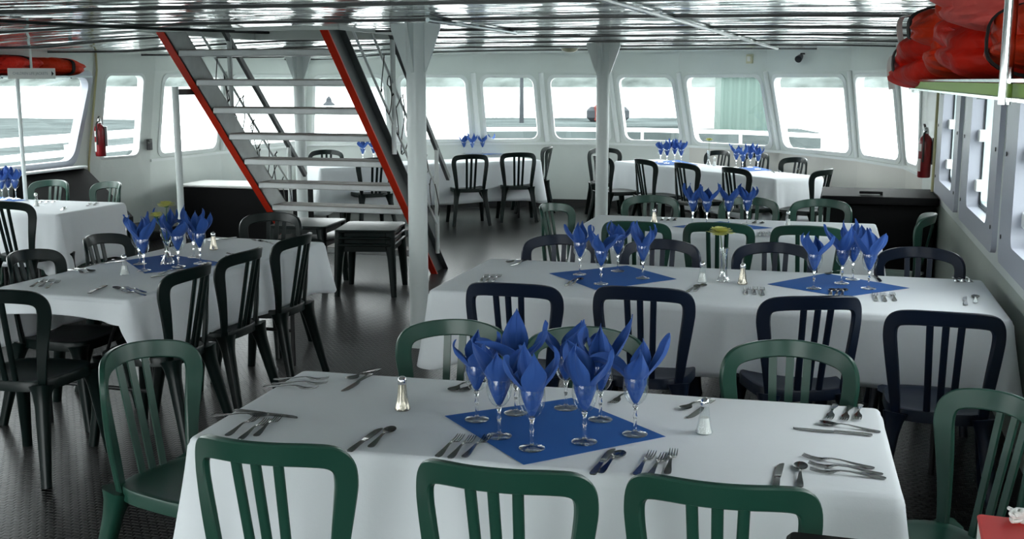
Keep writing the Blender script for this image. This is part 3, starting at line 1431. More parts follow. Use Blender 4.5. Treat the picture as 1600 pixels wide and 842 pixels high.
def square(label, corners, group=None, z=.7428):
    """a blue paper square laid flat on the cloth"""
    P = [at(x, y, z) for x, y in corners]
    mb = MB()
    N = 12

    def pt(u, v, dz):
        p = (P[0].lerp(P[1], u)).lerp(P[3].lerp(P[2], u), v)
        return (p.x, p.y, z + dz + .0004 * sin(9 * u + 2) * sin(7 * v))
    top = [pt(i / N, j / N, .0008) for j in range(N + 1) for i in range(N + 1)]
    bot = [pt(i / N, j / N, 0) for j in range(N + 1) for i in range(N + 1)]
    m = N + 1
    fs_ = [(j * m + i, j * m + i + 1, (j + 1) * m + i + 1, (j + 1) * m + i) for j in range(N) for i in range(N)]
    fs2 = [tuple(m * m + k for k in f) for f in fs_]
    rim = [i for i in range(m)] + [j * m + N for j in range(1, m)] + [N * m + i for i in range(N - 1, -1, -1)] + [j * m for j in range(N - 1, 0, -1)]
    fs3 = [(rim[k], rim[(k + 1) % len(rim)], m * m + rim[(k + 1) % len(rim)], m * m + rim[k]) for k in range(len(rim))]
    mb.add(top + bot, fs_ + fs2 + fs3)
    o = mb.build('blue_table_square', M['bluemat'], None, smooth=False)
    tag(o, label, 'table square', group)
    return o


# ================================================================== STAIRS
Y0s, Z0s, SL = 7.73, 1.75, -.945          # a point on the stringers' front edge and their slope


def sz(y):
    return Z0s + (y - Y0s) * SL


st = thing('open_staircase', 'open steel staircase with red edged stringers rising beside the white post', 'staircase', (-4.05, 9.62, 0))
OF = Vector((-4.05, 9.62, 0))


def rel(p):
    return Vector(p) - OF


yb = Y0s + (0 - Z0s) / SL
yt = Y0s + (2.12 - Z0s) / SL
dirv = Vector((0, yb - yt, -2.12)).normalized()
nrm = Vector((0, -dirv.z, dirv.y))        # towards +y and up, away from the underside edge
if nrm.y < 0:
    nrm = -nrm
for side, xo in ((-1, -4.70), (1, -3.40)):
    # channel: web plus two flanges turned outward, cut level with the floor
    mb = MB()
    xi = xo - .008 if side > 0 else xo
    W = .215

    def cut(yf, z):      # point across the stringer at height z
        return yf
    dy = W / abs(dirv.z)                  # horizontal run across the channel
    x0, x1 = (xo - .062, xo - .052) if side > 0 else (xo - .01, xo)
    mb.hexa([rel((x0, yb, 0)), rel((x1, yb, 0)), rel((x1, yb + dy, 0)), rel((x0, yb + dy, 0)),
             rel((x0, yt, 2.12)), rel((x1, yt, 2.12)), rel((x1, yt + dy, 2.12)), rel((x0, yt + dy, 2.12))])
    fx0, fx1 = (xo - .062, xo) if side > 0 else (xo - .065, xo)
    for off in (0.012, dy - .012):
        mb.hexa([rel((fx0, yb + off, 0)), rel((fx1, yb + off, 0)), rel((fx1, yb + off + .012, 0)), rel((fx0, yb + off + .012, 0)),
                 rel((fx0, yt + off, 2.12)), rel((fx1, yt + off, 2.12)), rel((fx1, yt + off + .012, 2.12)), rel((fx0, yt + off + .012, 2.12))])
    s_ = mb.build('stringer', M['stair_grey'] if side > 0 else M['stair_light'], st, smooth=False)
    mb = MB()
    mb.hexa([rel((fx0, yb - .004, 0)), rel((fx1, yb - .004, 0)), rel((fx1, yb + .012, 0)), rel((fx0, yb + .012, 0)),
             rel((fx0, yt - .004, 2.12)), rel((fx1, yt - .004, 2.12)), rel((fx1, yt + .012, 2.12)), rel((fx0, yt + .012, 2.12))])
    r_ = mb.build('stringer_edge', M['red'], s_, smooth=False)
    r_['label'] = 'red painted front edge'
for k in range(9):
    z = 1.97 - .217 * k
    y = Y0s + (z - Z0s) / SL
    mb = MB()
    mb.box(rel((-4.075, y + .155, z - .024)), (1.23, .255, .046))
    t_ = mb.build('tread', M['tread'], st, smooth=False, bevel=.006)
    mb = MB()
    mb.box(rel((-4.075, y + .155, z + .0015)), (1.21, .235, .006))
    q_ = mb.build('tread_plate', M['tread_top'], t_, smooth=False)
    q_['label'] = 'worn brown tread surface'
for xr, nm in ((-3.33, 1), (-4.76, -1)):
    rz0 = lambda y: 2.06 - (y - 8.42) * .92
    mb = MB()
    pts = [rel((xr, y, rz0(y))) for y in (8.30, 8.8, 9.3, 9.72)]
    mb.sweep(pts, [(-.016, -.024), (.016, -.024), (.016, .024), (-.016, .024)])
    h_ = mb.build('handrail', M['stair_grey'], st, smooth=False, bevel=.004)
    h_['label'] = 'dark flat handrail'
    for dz in (.36, .68):
        mb = MB()
        ya = 8.38 - dz * .55
        mb.tube([rel((xr, y, rz0(y) - dz)) for y in (ya - .5, 8.9, 9.40)], .010, 8)
        mb.build('mid_rail', M['chrome'] if False else M['white_paint'], st)
    for yy, zt in ((8.40, 2.10), (9.40, rz0(9.40))):
        mb = MB()
        zb = max(0.02, sz(yy) + .05)
        mb.tube([rel((xr, yy, zb)), rel((xr, yy, zt))], .020, 10)
        mb.build('newel_post', M['white_paint'], st)
# string of small lights wound round each middle rail
for xr, side in ((-3.33, 'right'), (-4.76, 'left')):
    lt = thing('string_lights', 'dark string of small lights wound round the %s hand rail of the stairs' % side, 'string lights', (xr, 8.9, 1.0))
    g = random.Random(3 if side == 'left' else 9)
    pts = []
    for k in range(46):
        y = 8.15 + k * .028
        base = 2.06 - (y - 8.42) * .92 - .36 - .16 * (1 - cos(k * .9)) + .06 * g.uniform(-1, 1)
        pts.append((.03 * cos(k * 1.3), y - 8.9, min(2.06, base) - 1.0))
    mb = MB()
    mb.tube(catmull(pts, 3), .0045, 5)
    mb.build('wire', M['wire'], lt)
    for k in range(2, 45, 3):
        p = Vector(pts[k])
        mb = MB()
        mb.tube([p, p + Vector((.01 * g.uniform(-1, 1), .015, .014)), p + Vector((0, .024, .026))], [.005, .006, .002], 6)
        mb.build('bulb', M['wire'], lt)
# upright prop under the left stringer
t = thing('support_post', 'slim white floor post standing just left of the stairs', 'post', (-4.79, 7.62, 0))
mb = MB()
mb.lathe([(.055, 0), (.055, .008), (.028, .012), (.026, .05), (.026, 1.70)], 16)
mb.build('shaft', M['col_paint'], t)
mb = MB()
mb.sweep([(0, -.02, 1.66), (.012, .10, 1.66), (.030, .24, 1.66)], [(-.006, -.022), (.006, -.022), (.006, .022), (-.006, .022)])
o = mb.build('bracket', M['wire'], t, smooth=False)
o['label'] = 'dark strap tying it to the stringer'

# ================================================================== POSTS


def column(x, y, label, r=.063, gus=True):
    t = thing('steel_column', label, 'column', (x, y, 0))
    zt = camber(x) - .004
    mb = MB()
    mb.lathe([(r + .012, 0), (r + .012, .012), (r, .016), (r, .6), (r, 1.2), (r, zt)], 28)
    mb.build('shaft', M['col_paint'], t)
    if gus:
        for q in range(4):
            a = q * pi / 2
            mb = MB()
            c, s = cos(a), sin(a)
            prof = [(r * .6, zt - .31), (r + .002, zt - .31), (.165, zt - .035), (.165, zt), (r * .6, zt)]
            vs_ = []
            for d in (-.009, .009):
                for rr, zz in prof:
                    vs_.append((rr * c - d * s, rr * s + d * c, zz))
            n = len(prof)
            fs_ = [tuple(range(n)), tuple(range(2 * n - 1, n - 1, -1))] + [(i, (i + 1) % n, n + (i + 1) % n, n + i) for i in range(n)]
            mb.add(vs_, fs_)
            mb.build('gusset', M['col_paint'], t, smooth=False)
    return t


column(-2.57, 6.88, 'thick white steel post with flared head beside the right stair stringer')
column(-2.15, 10.95, 'white steel post with flared head in the middle of the room, before the bow windows')
column(-5.38, 10.9, 'white steel post seen through the stairs', .058)

# ================================================================== TABLES AND CLOTHS
T1 = (-.77, 3.15, 1.95, .80, R(1.8))
T2 = (-.53, 5.59, 2.64, 1.04, 0)
T3 = (-.66, 7.93, 2.02, .86, 0)
L1 = (-3.48, 5.47, 2.0, .82, R(87.7))
L2 = (-6.36, 7.70, 1.46, .88, 0)
TF2 = (-1.32, 13.22, 3.0, .68, R(-46))
TF1 = (-4.84, 13.22, 2.95, .70, R(43.6))
N1, N2, N3 = 'nearest table', 'long table on the right', 'third table on the right'
NL, NK, NF, NG = 'left-hand table', 'far-left table', 'right bow table', 'left bow table'
TL = {'T1': 'folding table under the white cloth of the nearest place settings',
      'T2': 'long folding table under the cloth with two blue squares, second on the right',
      'T3': 'folding table under a white cloth behind the long table on the right',
      'L1': 'folding table under the white cloth of the left-hand table, bent legs showing',
      'L2': 'folding table under a white cloth at the far left by the side window',
      'F2': 'folding table under a white cloth before the right bow windows',
      'F1': 'folding table under a white cloth before the bow windows, behind the stairs'}
for k, T in (('T1', T1), ('T2', T2), ('T3', T3), ('L1', L1), ('L2', L2), ('F2', TF2), ('F1', TF1)):
    table(k, TL[k], T[0], T[1], T[2], T[3], T[4], 'folding tables under the cloths')
G = 'white tablecloths'
cloth('white tablecloth of the nearest table, with eight goblets on one blue square', *T1[:5], (.36, .34, .36, .36), 1, G)
cloth('white tablecloth of the long table on the right, with two blue squares', *T2[:5], (.34, .34, .33, .33), 2, G)
cloth('white tablecloth of the third table on the right, behind the long table', *T3[:5], (.42, .38, .42, .38), 3, G)
cloth('white tablecloth of the left-hand table, very short hang at its near end', *L1[:5], (.27, .30, .10, .30), 4, G)
cloth('white tablecloth of the far-left table by the side window', *L2[:5], (.42, .40, .40, .42), 5, G)
cloth('white tablecloth before the right bow windows', *TF2[:5], (.46, .44, .46, .46), 6, G)
cloth('white tablecloth before the bow windows behind the stairs', *TF1[:5], (.50, .46, .50, .50), 7, G)

# ================================================================== CHAIRS
GC = 'bistro chairs round the tables'


def C(kind, px, py, rz, label):
    return chair(kind, px, py, rz, label, GC)


# nearest table
C('green', 396, 691, 1, 'green slatted chair, left of the three along the front edge of the nearest table')
C('green', 769, 732, 0, 'green slatted chair, middle of the three along the front edge of the nearest table')
C('green', 1122, 756, 0, 'green slatted chair, right of the three along the front edge of the nearest table')
C('green', 724, 500, 178, 'green chair behind the nearest table, partly hidden by the left napkins')
C('green', 922, 511, 182, 'green chair behind the nearest table, mostly hidden behind the goblets')
C('green', 1236, 532, 180, 'pale-lit green arched chair at the right of the far side of the nearest table')
C('green', 200, 538, -102, 'green chair at the left end of the nearest table, on open floor')
C('green', 1592, 622, 116, 'green chair at the right end of the nearest table, cut off by the frame')
# long table
C('navy', 793, 443, 0, 'dark navy chair at the near side of the long right table, leftmost')
C('navy', 1000, 449, 0, 'dark navy chair at the near side of the long right table, behind the nearest goblets')
C('navy', 1280, 463, 20, 'dark navy chair turned askew at the near side of the long right table')
C('navy', 1480, 488, -2, 'dark navy chair at the near side of the long right table, rightmost by the wall')
C('navy', 882, 367, 180, 'navy arched chair at the far side of the long table, behind the left goblets')
C('navy', 1036, 374, 180, 'navy arched chair at the far side of the long table, left of the flower vase')
C('navy', 1212, 379, 180, 'navy arched chair at the far side of the long table, right of the flower vase')
C('navy', 1436, 386, 180, 'navy arched chair at the far side of the long table, right of the right goblets')
# third table
C('green', 990, 346, 0, 'green chair at the near side of the third right table, leftmost')
C('green', 1121, 348, 0, 'green chair at the near side of the third right table, behind the pale flower')
C('green', 1262, 353, 0, 'green chair at the near side of the third right table, rightmost')
C('green', 1020, 305, 180, 'green arched chair at the far side of the third right table, leftmost')
C('green', 1172, 308, 180, 'green arched chair at the far side of the third right table, behind its goblets')
C('green', 1283, 311, 180, 'green arched chair at the far side of the third right table, rightmost')
C('green', 853, 318, -108, 'pale-lit green chair at the left end of the third right table')
C('green', 1461, 334, 84, 'glossy green chair seen edge-on against the right wall')
# left-hand table
C('darkgreen', 317, 414, 92, 'dark chair at the right side of the left-hand table, nearest of three')
C('darkgreen', 398, 389, 90, 'dark chair at the right side of the left-hand table, middle of three')
C('darkgreen', 478, 366, 90, 'dark chair at the right side of the left-hand table, farthest of three')
C('darkgreen', 30, 392, -88, 'dark chair at the left side of the left-hand table, nearest of three')
C('darkgreen', 146, 367, -90, 'dark chair at the left side of the left-hand table, middle of three')
C('darkgreen', 212, 349, -92, 'dark chair at the left side of the left-hand table, half hidden by the goblets')
C('darkgreen', -22, 452, 4, 'dark chair at the near end of the left-hand table, cut off at the left')
C('darkgreen', 433, 332, 182, 'dark arched chair at the far end of the left-hand table, before the stairs')
# far-left table
C('darkgreen', 0, 314, -6, 'dark slatted chair at the near side of the far-left table')
C('green', 88, 281, 176, 'pale-lit green chair at the far side of the far-left table')
C('green', 180, 284, 158, 'pale-lit green chair at the right end of the far-left table')
# right bow table
C('darkgreen', 932, 243, -50, 'dark chair half hidden by the middle white post, at the right bow table')
C('darkgreen', 998, 248, -48, 'dark chair at the near side of the right bow table, just right of the post')
C('darkgreen', 1062, 254, -46, 'dark chair at the near side of the right bow table, third along from the post')
C('darkgreen', 1139, 261, -44, 'dark chair at the near side of the right bow table, farthest from the post')
C('darkgreen', 943, 231, 200, 'pale-topped chair against the bow wall, behind the middle white post')
C('darkgreen', 1130, 235, 140, 'dark arched chair against the bow wall beside the small vase')
C('darkgreen', 1190, 239, 140, 'dark arched chair against the bow wall behind the right goblets')
C('darkgreen', 1250, 246, 136, 'dark arched chair against the bow wall, rightmost of the row')
C('darkgreen', 1297, 264, 66, 'dark chair at the right end of the right bow table')
# left bow table
C('darkgreen', 590, 246, 42, 'dark chair seen between the stair treads, at the left bow table')
C('darkgreen', 737, 241, 28, 'dark chair at the near side of the left bow table, just right of the stairs')
C('darkgreen', 811, 238, 22, 'dark chair at the near side of the left bow table, rightmost')
C('darkgreen', 862, 229, 112, 'pale-topped chair seen edge-on at the right end of the left bow table')
C('darkgreen', 510, 234, 200, 'dark arched chair against the bow wall, seen through the stairs')

# ================================================================== TABLE SQUARES
GS = 'blue paper squares on the tables'
square('blue paper square under the eight goblets on the nearest table', [(695, 650), (818, 726), (1040, 682), (893, 622)], GS)
square('blue paper square under the left goblets of the long right table', [(858, 427), (932, 453), (1057, 436), (980, 415)], GS)
square('blue paper square under the right goblets of the long right table', [(1199, 444), (1318, 464), (1421, 450), (1290, 427)], GS)
square('teal-blue paper square on the left-hand table', [(196, 407), (226, 427), (358, 412), (262, 397)], GS)
square('blue paper square under the goblets of the third right table', [(1050, 354), (1130, 362), (1207, 356), (1125, 346)], GS)
square('blue paper square under the left goblets of the right bow table', [(1016, 253), (1032, 258), (1092, 258), (1060, 250)], GS)
square('blue paper square under the right goblets of the right bow table', [(1146, 263), (1160, 268), (1206, 266), (1180, 260)], GS)
square('blue paper square under the goblets of the far-left table', [(-40, 312), (6, 316), (44, 313), (0, 308)], GS)
square('blue paper square on the left bow table', [(712, 239), (742, 242.5), (790, 240), (760, 237)], GS)

# ================================================================== GOBLETS
GG, GN = 'stemmed goblets', 'blue paper napkins standing in goblets'
rows = [
    ('the nearest table', [(745, 656, 'back left of the square', 1.0), (780, 682, 'left edge of the square, second along', 1.0), (806, 646, 'back of the square, second from left', 1.15),
                           (831, 701, 'frontmost on the blue square', 1.05), (884, 638, 'rearmost on the blue square', 1.05), (913, 691, 'front right of the middle', 1.1),
                           (938, 656, 'back right of the square', 1.25), (992, 679, 'right end of the blue square', 1.05)]),
    ('the long right table, left square', [(906, 429, 'leftmost', 1.0), (939, 444, 'frontmost', 1.0), (965, 424, 'rearmost', 1.05), (1004, 435, 'rightmost', 1.0)]),
    ('the long right table, right square', [(1271, 451, 'leftmost', 1.0), (1315, 443, 'centre', 1.4), (1332, 437, 'rearmost, half hidden', 1.1), (1357, 451, 'rightmost', 1.1)]),
    ('the left-hand table', [(225, 423, 'front left', 1.05), (218, 413, 'back left', 1.0), (279, 417, 'front middle', 1.0), (313, 412, 'front right', 1.05), (303, 402, 'back right', 1.05), (262, 401, 'behind the flower vase', 1.1)]),
    ('the third right table', [(1082, 351, 'leftmost', 1.1), (1104, 352, 'second from left', 1.0), (1138, 351, 'third from left', 1.1), (1167, 350, 'rightmost', 1.05)]),
    ('the right bow table, left square', [(1032, 253.5, 'leftmost', 1), (1042, 255, 'second from left', 1.1), (1054, 252.5, 'third from left', 1), (1064, 255, 'rightmost', 1)]),
    ('the right bow table, right square', [(1150, 262, 'leftmost', 1), (1160, 265, 'second from left', 1), (1172, 261.5, 'third from left', 1.2), (1184, 264.5, 'rightmost', 1.1)]),
    ('the left bow table, right of the stairs', [(725, 240.5, 'leftmost', 1), (738, 241.5, 'second from left', 1), (754, 240.5, 'third from left', 1.1), (765, 239.5, 'rightmost', 1)]),
    ('the left bow table, seen through the stairs', [(567, 252, 'left', 1), (584, 251, 'right', 1)]),
    ('the far-left table', [(-14, 311, 'leftmost, cut by the frame', 1), (4, 312, 'second from left', 1), (14, 310, 'third from left', 1), (25, 311, 'rightmost', 1)]),
]
for tn, lst in rows:
    for px, py, w_, tall in lst:
        glass_with_napkin(px, py, 'stemmed goblet on %s: %s' % (tn, w_), 'blue goblet napkin on %s: %s' % (tn, w_), GG, GN,
                          own=True, tall=tall)

# ================================================================== CUTLERY
GK = 'steel cutlery at the place settings'
ORD3 = ('left', 'middle', 'right')


def cset(where, items):
    """items: (kind, handle px, handle py, tip px, tip py, word)"""
    for kind, hx, hy, tx, ty, wd in items:
        nm = {'fork': 'steel fork', 'spoon': 'steel spoon', 'knife': 'steel knife'}[kind]
        cutlery(kind, hx, hy, tx, ty, '%s%s %s' % ((wd + ' ') if wd else '', nm, where), GK)


cset('at the near left corner of the nearest table', [('knife', 364, 642, 466, 653, 'long'), ('spoon', 355, 650, 420, 651, ''),
     ('fork', 360, 678, 403, 652, 'left of three: '), ('fork', 384, 681, 419, 657, 'middle of three: '), ('fork', 398, 683, 437, 652, 'right of three: ')])
cset('at the far left corner of the nearest table', [('fork', 450, 593, 514, 593, 'upper of three: '), ('fork', 442, 600, 512, 600, 'middle of three: '), ('fork', 432, 605, 497, 608, 'lower of three: ')])
cset('by the far left chair of the nearest table', [('spoon', 574, 584, 543, 595, ''), ('knife', 583, 584, 536, 612, '')])
cset('above the near left chair of the nearest table', [('knife', 546, 707, 595, 670, ''), ('spoon', 570, 706, 614, 670, '')])
cset('beside the middle front chair of the nearest table', [('fork', 678, 719, 721, 682, 'left of three: '), ('fork', 698, 721, 739, 684, 'middle of three: '), ('fork', 717, 722, 763, 683, 'right of three: ')])
cset('behind the goblets at the far edge of the nearest table', [('spoon', 731, 599, 703, 613, 'left '), ('spoon', 742, 602, 722, 614, 'right ')])
cset('before the blue square of the nearest table', [('knife', 928, 740, 958, 702, ''), ('spoon', 936, 741, 972, 708, '')])
cset('above the right front chair of the nearest table', [('fork', 994, 742, 1020, 708, 'left of three: '), ('fork', 1017, 742, 1039, 712, 'middle of three: '), ('fork', 1042, 742, 1053, 705, 'right of three: ')])
cset('at the far edge right of the goblets, nearest table', [('fork', 976, 618, 954, 633, '')])
cset('beside the salt shaker of the nearest table', [('spoon', 1091, 630, 1064, 642, ''), ('knife', 1114, 626, 1076, 654, '')])
cset('at the far right corner of the nearest table', [('fork', 1303, 639, 1294, 658, 'left of three: '), ('fork', 1326, 642, 1317, 660, 'middle of three: '), ('fork', 1342, 643, 1339, 659, 'right of three: '),
     ('spoon', 1364, 674, 1279, 662, ''), ('knife', 1362, 681, 1239, 670, 'long ')])
cset('along the right edge of the nearest table', [('fork', 1370, 733, 1254, 714, 'upper of three: '), ('fork', 1366, 740, 1263, 726, 'middle of three: '), ('fork', 1364, 746, 1265, 736, 'lower of three: ')])
cset('near the right front corner of the nearest table', [('knife', 1213, 760, 1221, 725, ''), ('spoon', 1249, 766, 1251, 726, '')])
# long table
cset('at the near left corner of the long right table', [('fork', 748, 443, 760, 431, 'left of three: '), ('fork', 757, 443, 770, 431, 'middle of three: '), ('fork', 767, 443, 781, 431, 'right of three: ')])
cset('at the far left corner of the long right table', [('knife', 820, 408, 799, 416, ''), ('spoon', 809, 408, 791, 411, '')])
cset('before the left blue square, long right table', [('spoon', 888, 449, 908, 436, ''), ('fork', 884, 447, 900, 437, '')])
cset('near the middle of the long right table', [('spoon', 1081, 458, 1101, 446, 'right '), ('spoon', 1074, 456, 1092, 447, 'left ')])
cset('right of the pepper shaker, long right table', [('fork', 1164, 465, 1169, 450, 'left of three: '), ('fork', 1178, 466, 1180, 450, 'middle of three: '), ('fork', 1192, 466, 1191, 451, 'right of three: ')])
cset('on the right blue square, long right table', [('spoon', 1297, 463, 1301, 453, 'left of three: '), ('spoon', 1306, 464, 1311, 453, 'middle of three: '), ('spoon', 1314, 464, 1320, 453, 'right of three: ')])
cset('right of the right blue square, long right table', [('fork', 1370, 474, 1367, 459, 'left of three: '), ('fork', 1384, 475, 1380, 460, 'middle of three: '), ('fork', 1400, 474, 1394, 459, 'right of three: ')])
cset('at the near right corner of the long right table', [('knife', 1509, 478, 1508, 464, ''), ('spoon', 1524, 479, 1524, 463, '')])
cset('at the far right corner of the long right table', [('fork', 1490, 434, 1497, 443, 'left of three: '), ('fork', 1500, 434, 1507, 443, 'middle of three: '), ('fork', 1510, 434, 1518, 443, 'right of three: ')])
cset('behind the right goblets, long right table', [('knife', 1364, 427, 1376, 441, ''), ('spoon', 1306, 425, 1291, 430, '')])
# left-hand table
cset('at the near left corner of the left-hand table', [('fork', 36, 454, 72, 438, 'left of three: '), ('fork', 48, 456, 82, 438, 'middle of three: '), ('fork', 60, 457, 92, 440, 'right of three: ')])
cset('at the near end of the left-hand table', [('knife', 133, 462, 166, 446, ''), ('spoon', 210, 456, 178, 450, ''), ('fork', 230, 458, 196, 450, 'upper '), ('fork', 226, 462, 192, 455, 'lower ')])
cset('at the left edge of the left-hand table', [('fork', 102, 421, 136, 428, 'left '), ('spoon', 112, 419, 148, 425, 'right ')])
cset('left of the blue square, left-hand table', [('knife', 163, 412, 193, 408, ''), ('spoon', 168, 410, 190, 405, '')])
cset('right of the blue square, left-hand table', [('knife', 255, 431, 292, 425, ''), ('spoon', 262, 433, 300, 426, ''), ('fork', 250, 428, 285, 420, '')])
cset('at the far right of the left-hand table', [('fork', 392, 398, 354, 397, 'upper '), ('spoon', 390, 403, 352, 402, ''), ('fork', 388, 407, 352, 406, 'lower ')])
cset('at the far end of the left-hand table', [('knife', 332, 376, 369, 371, ''), ('fork', 420, 379, 394, 375, ''), ('spoon', 432, 382, 404, 377, '')])
# third table and the others
cset('at the far left of the third right table', [('fork', 1035, 343, 1033, 346, 'left of three: '), ('fork', 1045, 343, 1043, 346, 'middle of three: '), ('fork', 1055, 343, 1053, 346, 'right of three: ')])
cset('behind the goblets, third right table', [('spoon', 1180, 347, 1178, 350, 'left '), ('spoon', 1192, 347, 1190, 350, 'right ')])
cset('at the near side of the third right table', [('fork', 1186, 372, 1190, 363, 'left of three: '), ('fork', 1194, 372, 1197, 363, 'middle of three: '), ('fork', 1202, 372, 1205, 363, 'right of three: ')])
cset('by the shaker of the far-left table', [('fork', 60, 318, 66, 314, 'left of three: '), ('fork', 70, 318, 76, 314, 'middle of three: '), ('fork', 80, 318, 86, 314, 'right of three: ')])
cset('at the right end of the far-left table', [('spoon', 94, 330, 101, 325, ''), ('fork', 137, 321, 141, 318, 'left of two: '), ('fork', 148, 320, 152, 317, 'right of two: ')])
cset('at the right end of the right bow table', [('fork', 1212, 271, 1206, 268, 'left of two: '), ('fork', 1222, 270, 1216, 267, 'right of two: '), ('spoon', 1252, 267, 1246, 264.5, '')])

# ================================================================== SHAKERS, VASES
shaker('pepper', 629, 640, 'slim metal pepper shaker at the left of the nearest table')
shaker('salt', 1100, 677, 'clear salt shaker half full of salt on the nearest table')
shaker('salt', 1097, 441, 'salt shaker left of the flower vase on the long right table')
shaker('pepper', 1160, 444, 'pepper shaker right of the flower vase on the long right table')
shaker('salt', 195, 429, 'salt shaker at the left edge of the left-hand table')
shaker('pepper', 334, 390, 'pepper shaker at the far end of the left-hand table')
shaker('pepper', 1022, 349, 'shaker at the far left of the third right table')
shaker('salt', 1231, 353, 'salt shaker right of the goblets on the third right table')
shaker('salt', 57, 322, 'salt shaker on the far-left table beside the goblets')
shaker('salt', 1116, 259, 'shaker beside the small vase on the right bow table')
vase(1130, 440, 'clear cut-glass bud vase in the middle of the long right table', ['pale yellow chrysanthemum in the vase on the long right table'], [(-.02, 0, .235, .068)])
vase(262, 413, 'flared glass bud vase on the left-hand table', ['upper pale yellow flower in the vase on the left-hand table', 'lower pale yellow flower in the vase on the left-hand table'],
     [(.01, 0, .315, .05), (-.03, -.04, .262, .04)], 'flared')
vase(1107, 258, 'small glass bud vase on the right bow table', ['pale yellow flower in the vase on the right bow table'], [(0, 0, .285, .05)])
# ================================================================== BENCHES, LOCKERS, STACKED TABLES
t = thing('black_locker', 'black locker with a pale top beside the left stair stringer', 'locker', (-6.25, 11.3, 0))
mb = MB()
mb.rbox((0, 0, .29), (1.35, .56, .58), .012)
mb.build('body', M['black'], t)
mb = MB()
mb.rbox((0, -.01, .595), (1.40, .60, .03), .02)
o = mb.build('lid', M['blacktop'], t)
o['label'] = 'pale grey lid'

t = thing('wall_bench', 'black sloping bench against the left wall under the side window', 'bench', (-7.29, 9.27, 0))
mb = MB()
prof = [(0.02, 0), (.60, 0), (.60, .40), (.56, .44), (.10, .86), (.02, .88)]
vs_ = [(x, y, z) for y in (-.50, .50) for x, z in prof]
n = len(prof)
mb.add(vs_, [tuple(range(n - 1, -1, -1)), tuple(range(n, 2 * n))] + [(i, (i + 1) % n, n + (i + 1) % n, n + i) for i in range(n)])
mb.build('body', M['black'], t, smooth=False)
mb = MB()
mb.box((.07, -.01, .89), (.11, .98, .022))
o = mb.build('ledge', M['white_paint'], t, smooth=False, bevel=.004)
o['label'] = 'white ledge along its top'
mb = MB()
mb.box((.60, -.03, .38), (.012, .88, .016))
mb.build('trim_strip', M['white_paint'], t, smooth=False)

t = thing('black_counter', 'black boxed counter against the right wall behind the third table', 'counter', (.40, 9.60, 0))
mb = MB()
mb.rbox((0, .02, .39), (.84, .72, .78), .01)
mb.build('body', M['black'], t)
mb = MB()
mb.rbox((0, .01, .815), (.88, .78, .065), .015)
mb.build('lid', M['black'], t)
mb = MB()
mb.rbox((-.06, -.20, .865), (.18, .05, .02), .008)
mb.box((.02, -.20, .853), (.02, .02, .012))
mb.build('handle', M['black'], t)

SIDE = []


def side_table(loc, rz, label, legs=.53, group='stacked dark plastic side tables'):
    t = thing('side_table', label, 'table', loc, rz, group)
    mb = MB()
    mb.rbox((0, 0, legs - .012), (.50, .60, .024), .05, seg=5)
    mb.build('tabletop', M['darkgreen'], t)
    mb = MB()
    for s_ in (-1, 1):
        mb.box((0, s_ * .265, legs - .045), (.40, .014, .05))
        mb.box((s_ * .215, 0, legs - .045), (.014, .50, .05))
    mb.build('apron', M['darkgreen'], t, smooth=False)
    for sx in (-1, 1):
        for sy in (-1, 1):
            mb = MB()
            path = [(sx * .205, sy * .252, legs - .025), (sx * .215, sy * .262, legs - .12), (sx * .235, sy * .285, 0)]
            mb.sweep(path, [[(r * a, r * b) for a, b in ((-1, -.6), (-.6, -1), (.6, -1), (1, -.6), (1, .6), (.6, 1), (-.6, 1), (-1, .6))] for r in (.040, .032, .022)], ups=[(0, 1, 0)] * 3)
            mb.build('leg', M['darkgreen'], t, ang=50)
    return t


p = at(578, 353, .55)
q = at(480, 347, .55)
for k, wd in enumerate(('lowest', 'middle', 'topmost')):
    side_table((p.x - .0, p.y + .02, .055 * k), R(12), 'dark plastic side table, %s of the stack under the stairs beside the white post' % wd, .44)
for k, wd in enumerate(('lowest', 'topmost')):
    side_table((q.x, q.y + .02, .11 * k), R(6), 'dark plastic side table, %s of the left stack under the stairs' % wd, .44)

# ================================================================== FOREGROUND
c0 = at(1225, 829, .77)
t = thing('black_side_table', 'black table edge in the lower right foreground, carrying a red box', 'table', (c0.x + .36, c0.y - .25, 0), R(-1.5))
mb = MB()
mb.rbox((0, 0, .755), (.72, .50, .03), .02)
mb.build('tabletop', M['black'], t)
for sx in (-1, 1):
    for sy in (-1, 1):
        mb = MB()
        mb.tube([(sx * .31, sy * .20, .745), (sx * .33, sy * .22, 0)], [.02, .014], 10)
        mb.build('leg', M['black'], t)
b0 = at(1522, 805, .85)
t = thing('red_box', 'red topped box with a white side on the black foreground table', 'box', (b0.x + .15, b0.y - .12, .77), R(-3))
mb = MB()
mb.rbox((0, 0, .036), (.296, .236, .072), .006)
o = mb.build('body', M['label'], t)
o['label'] = 'white sides'
mb = MB()
mb.rbox((0, 0, .077), (.30, .24, .010), .008)
mb.build('lid', M['red' if False else 'boxred'], t)
k0 = at(1594, 800, .87)
mb = MB()
pts = []
for k in range(60):
    a = k * .9
    pts.append((.016 * cos(a) * (1 + .4 * sin(k * .37)), .014 * sin(a * 1.3), .014 + .010 * sin(k * .7)))
mb.tube(catmull(pts, 2), .004, 6)
o = mb.build('cord_knot', M['label'], None)
o.location = (k0.x, k0.y - .01, .852)
tag(o, 'small knotted bundle of white cord on the red box', 'cord')

# ================================================================== EXTINGUISHERS


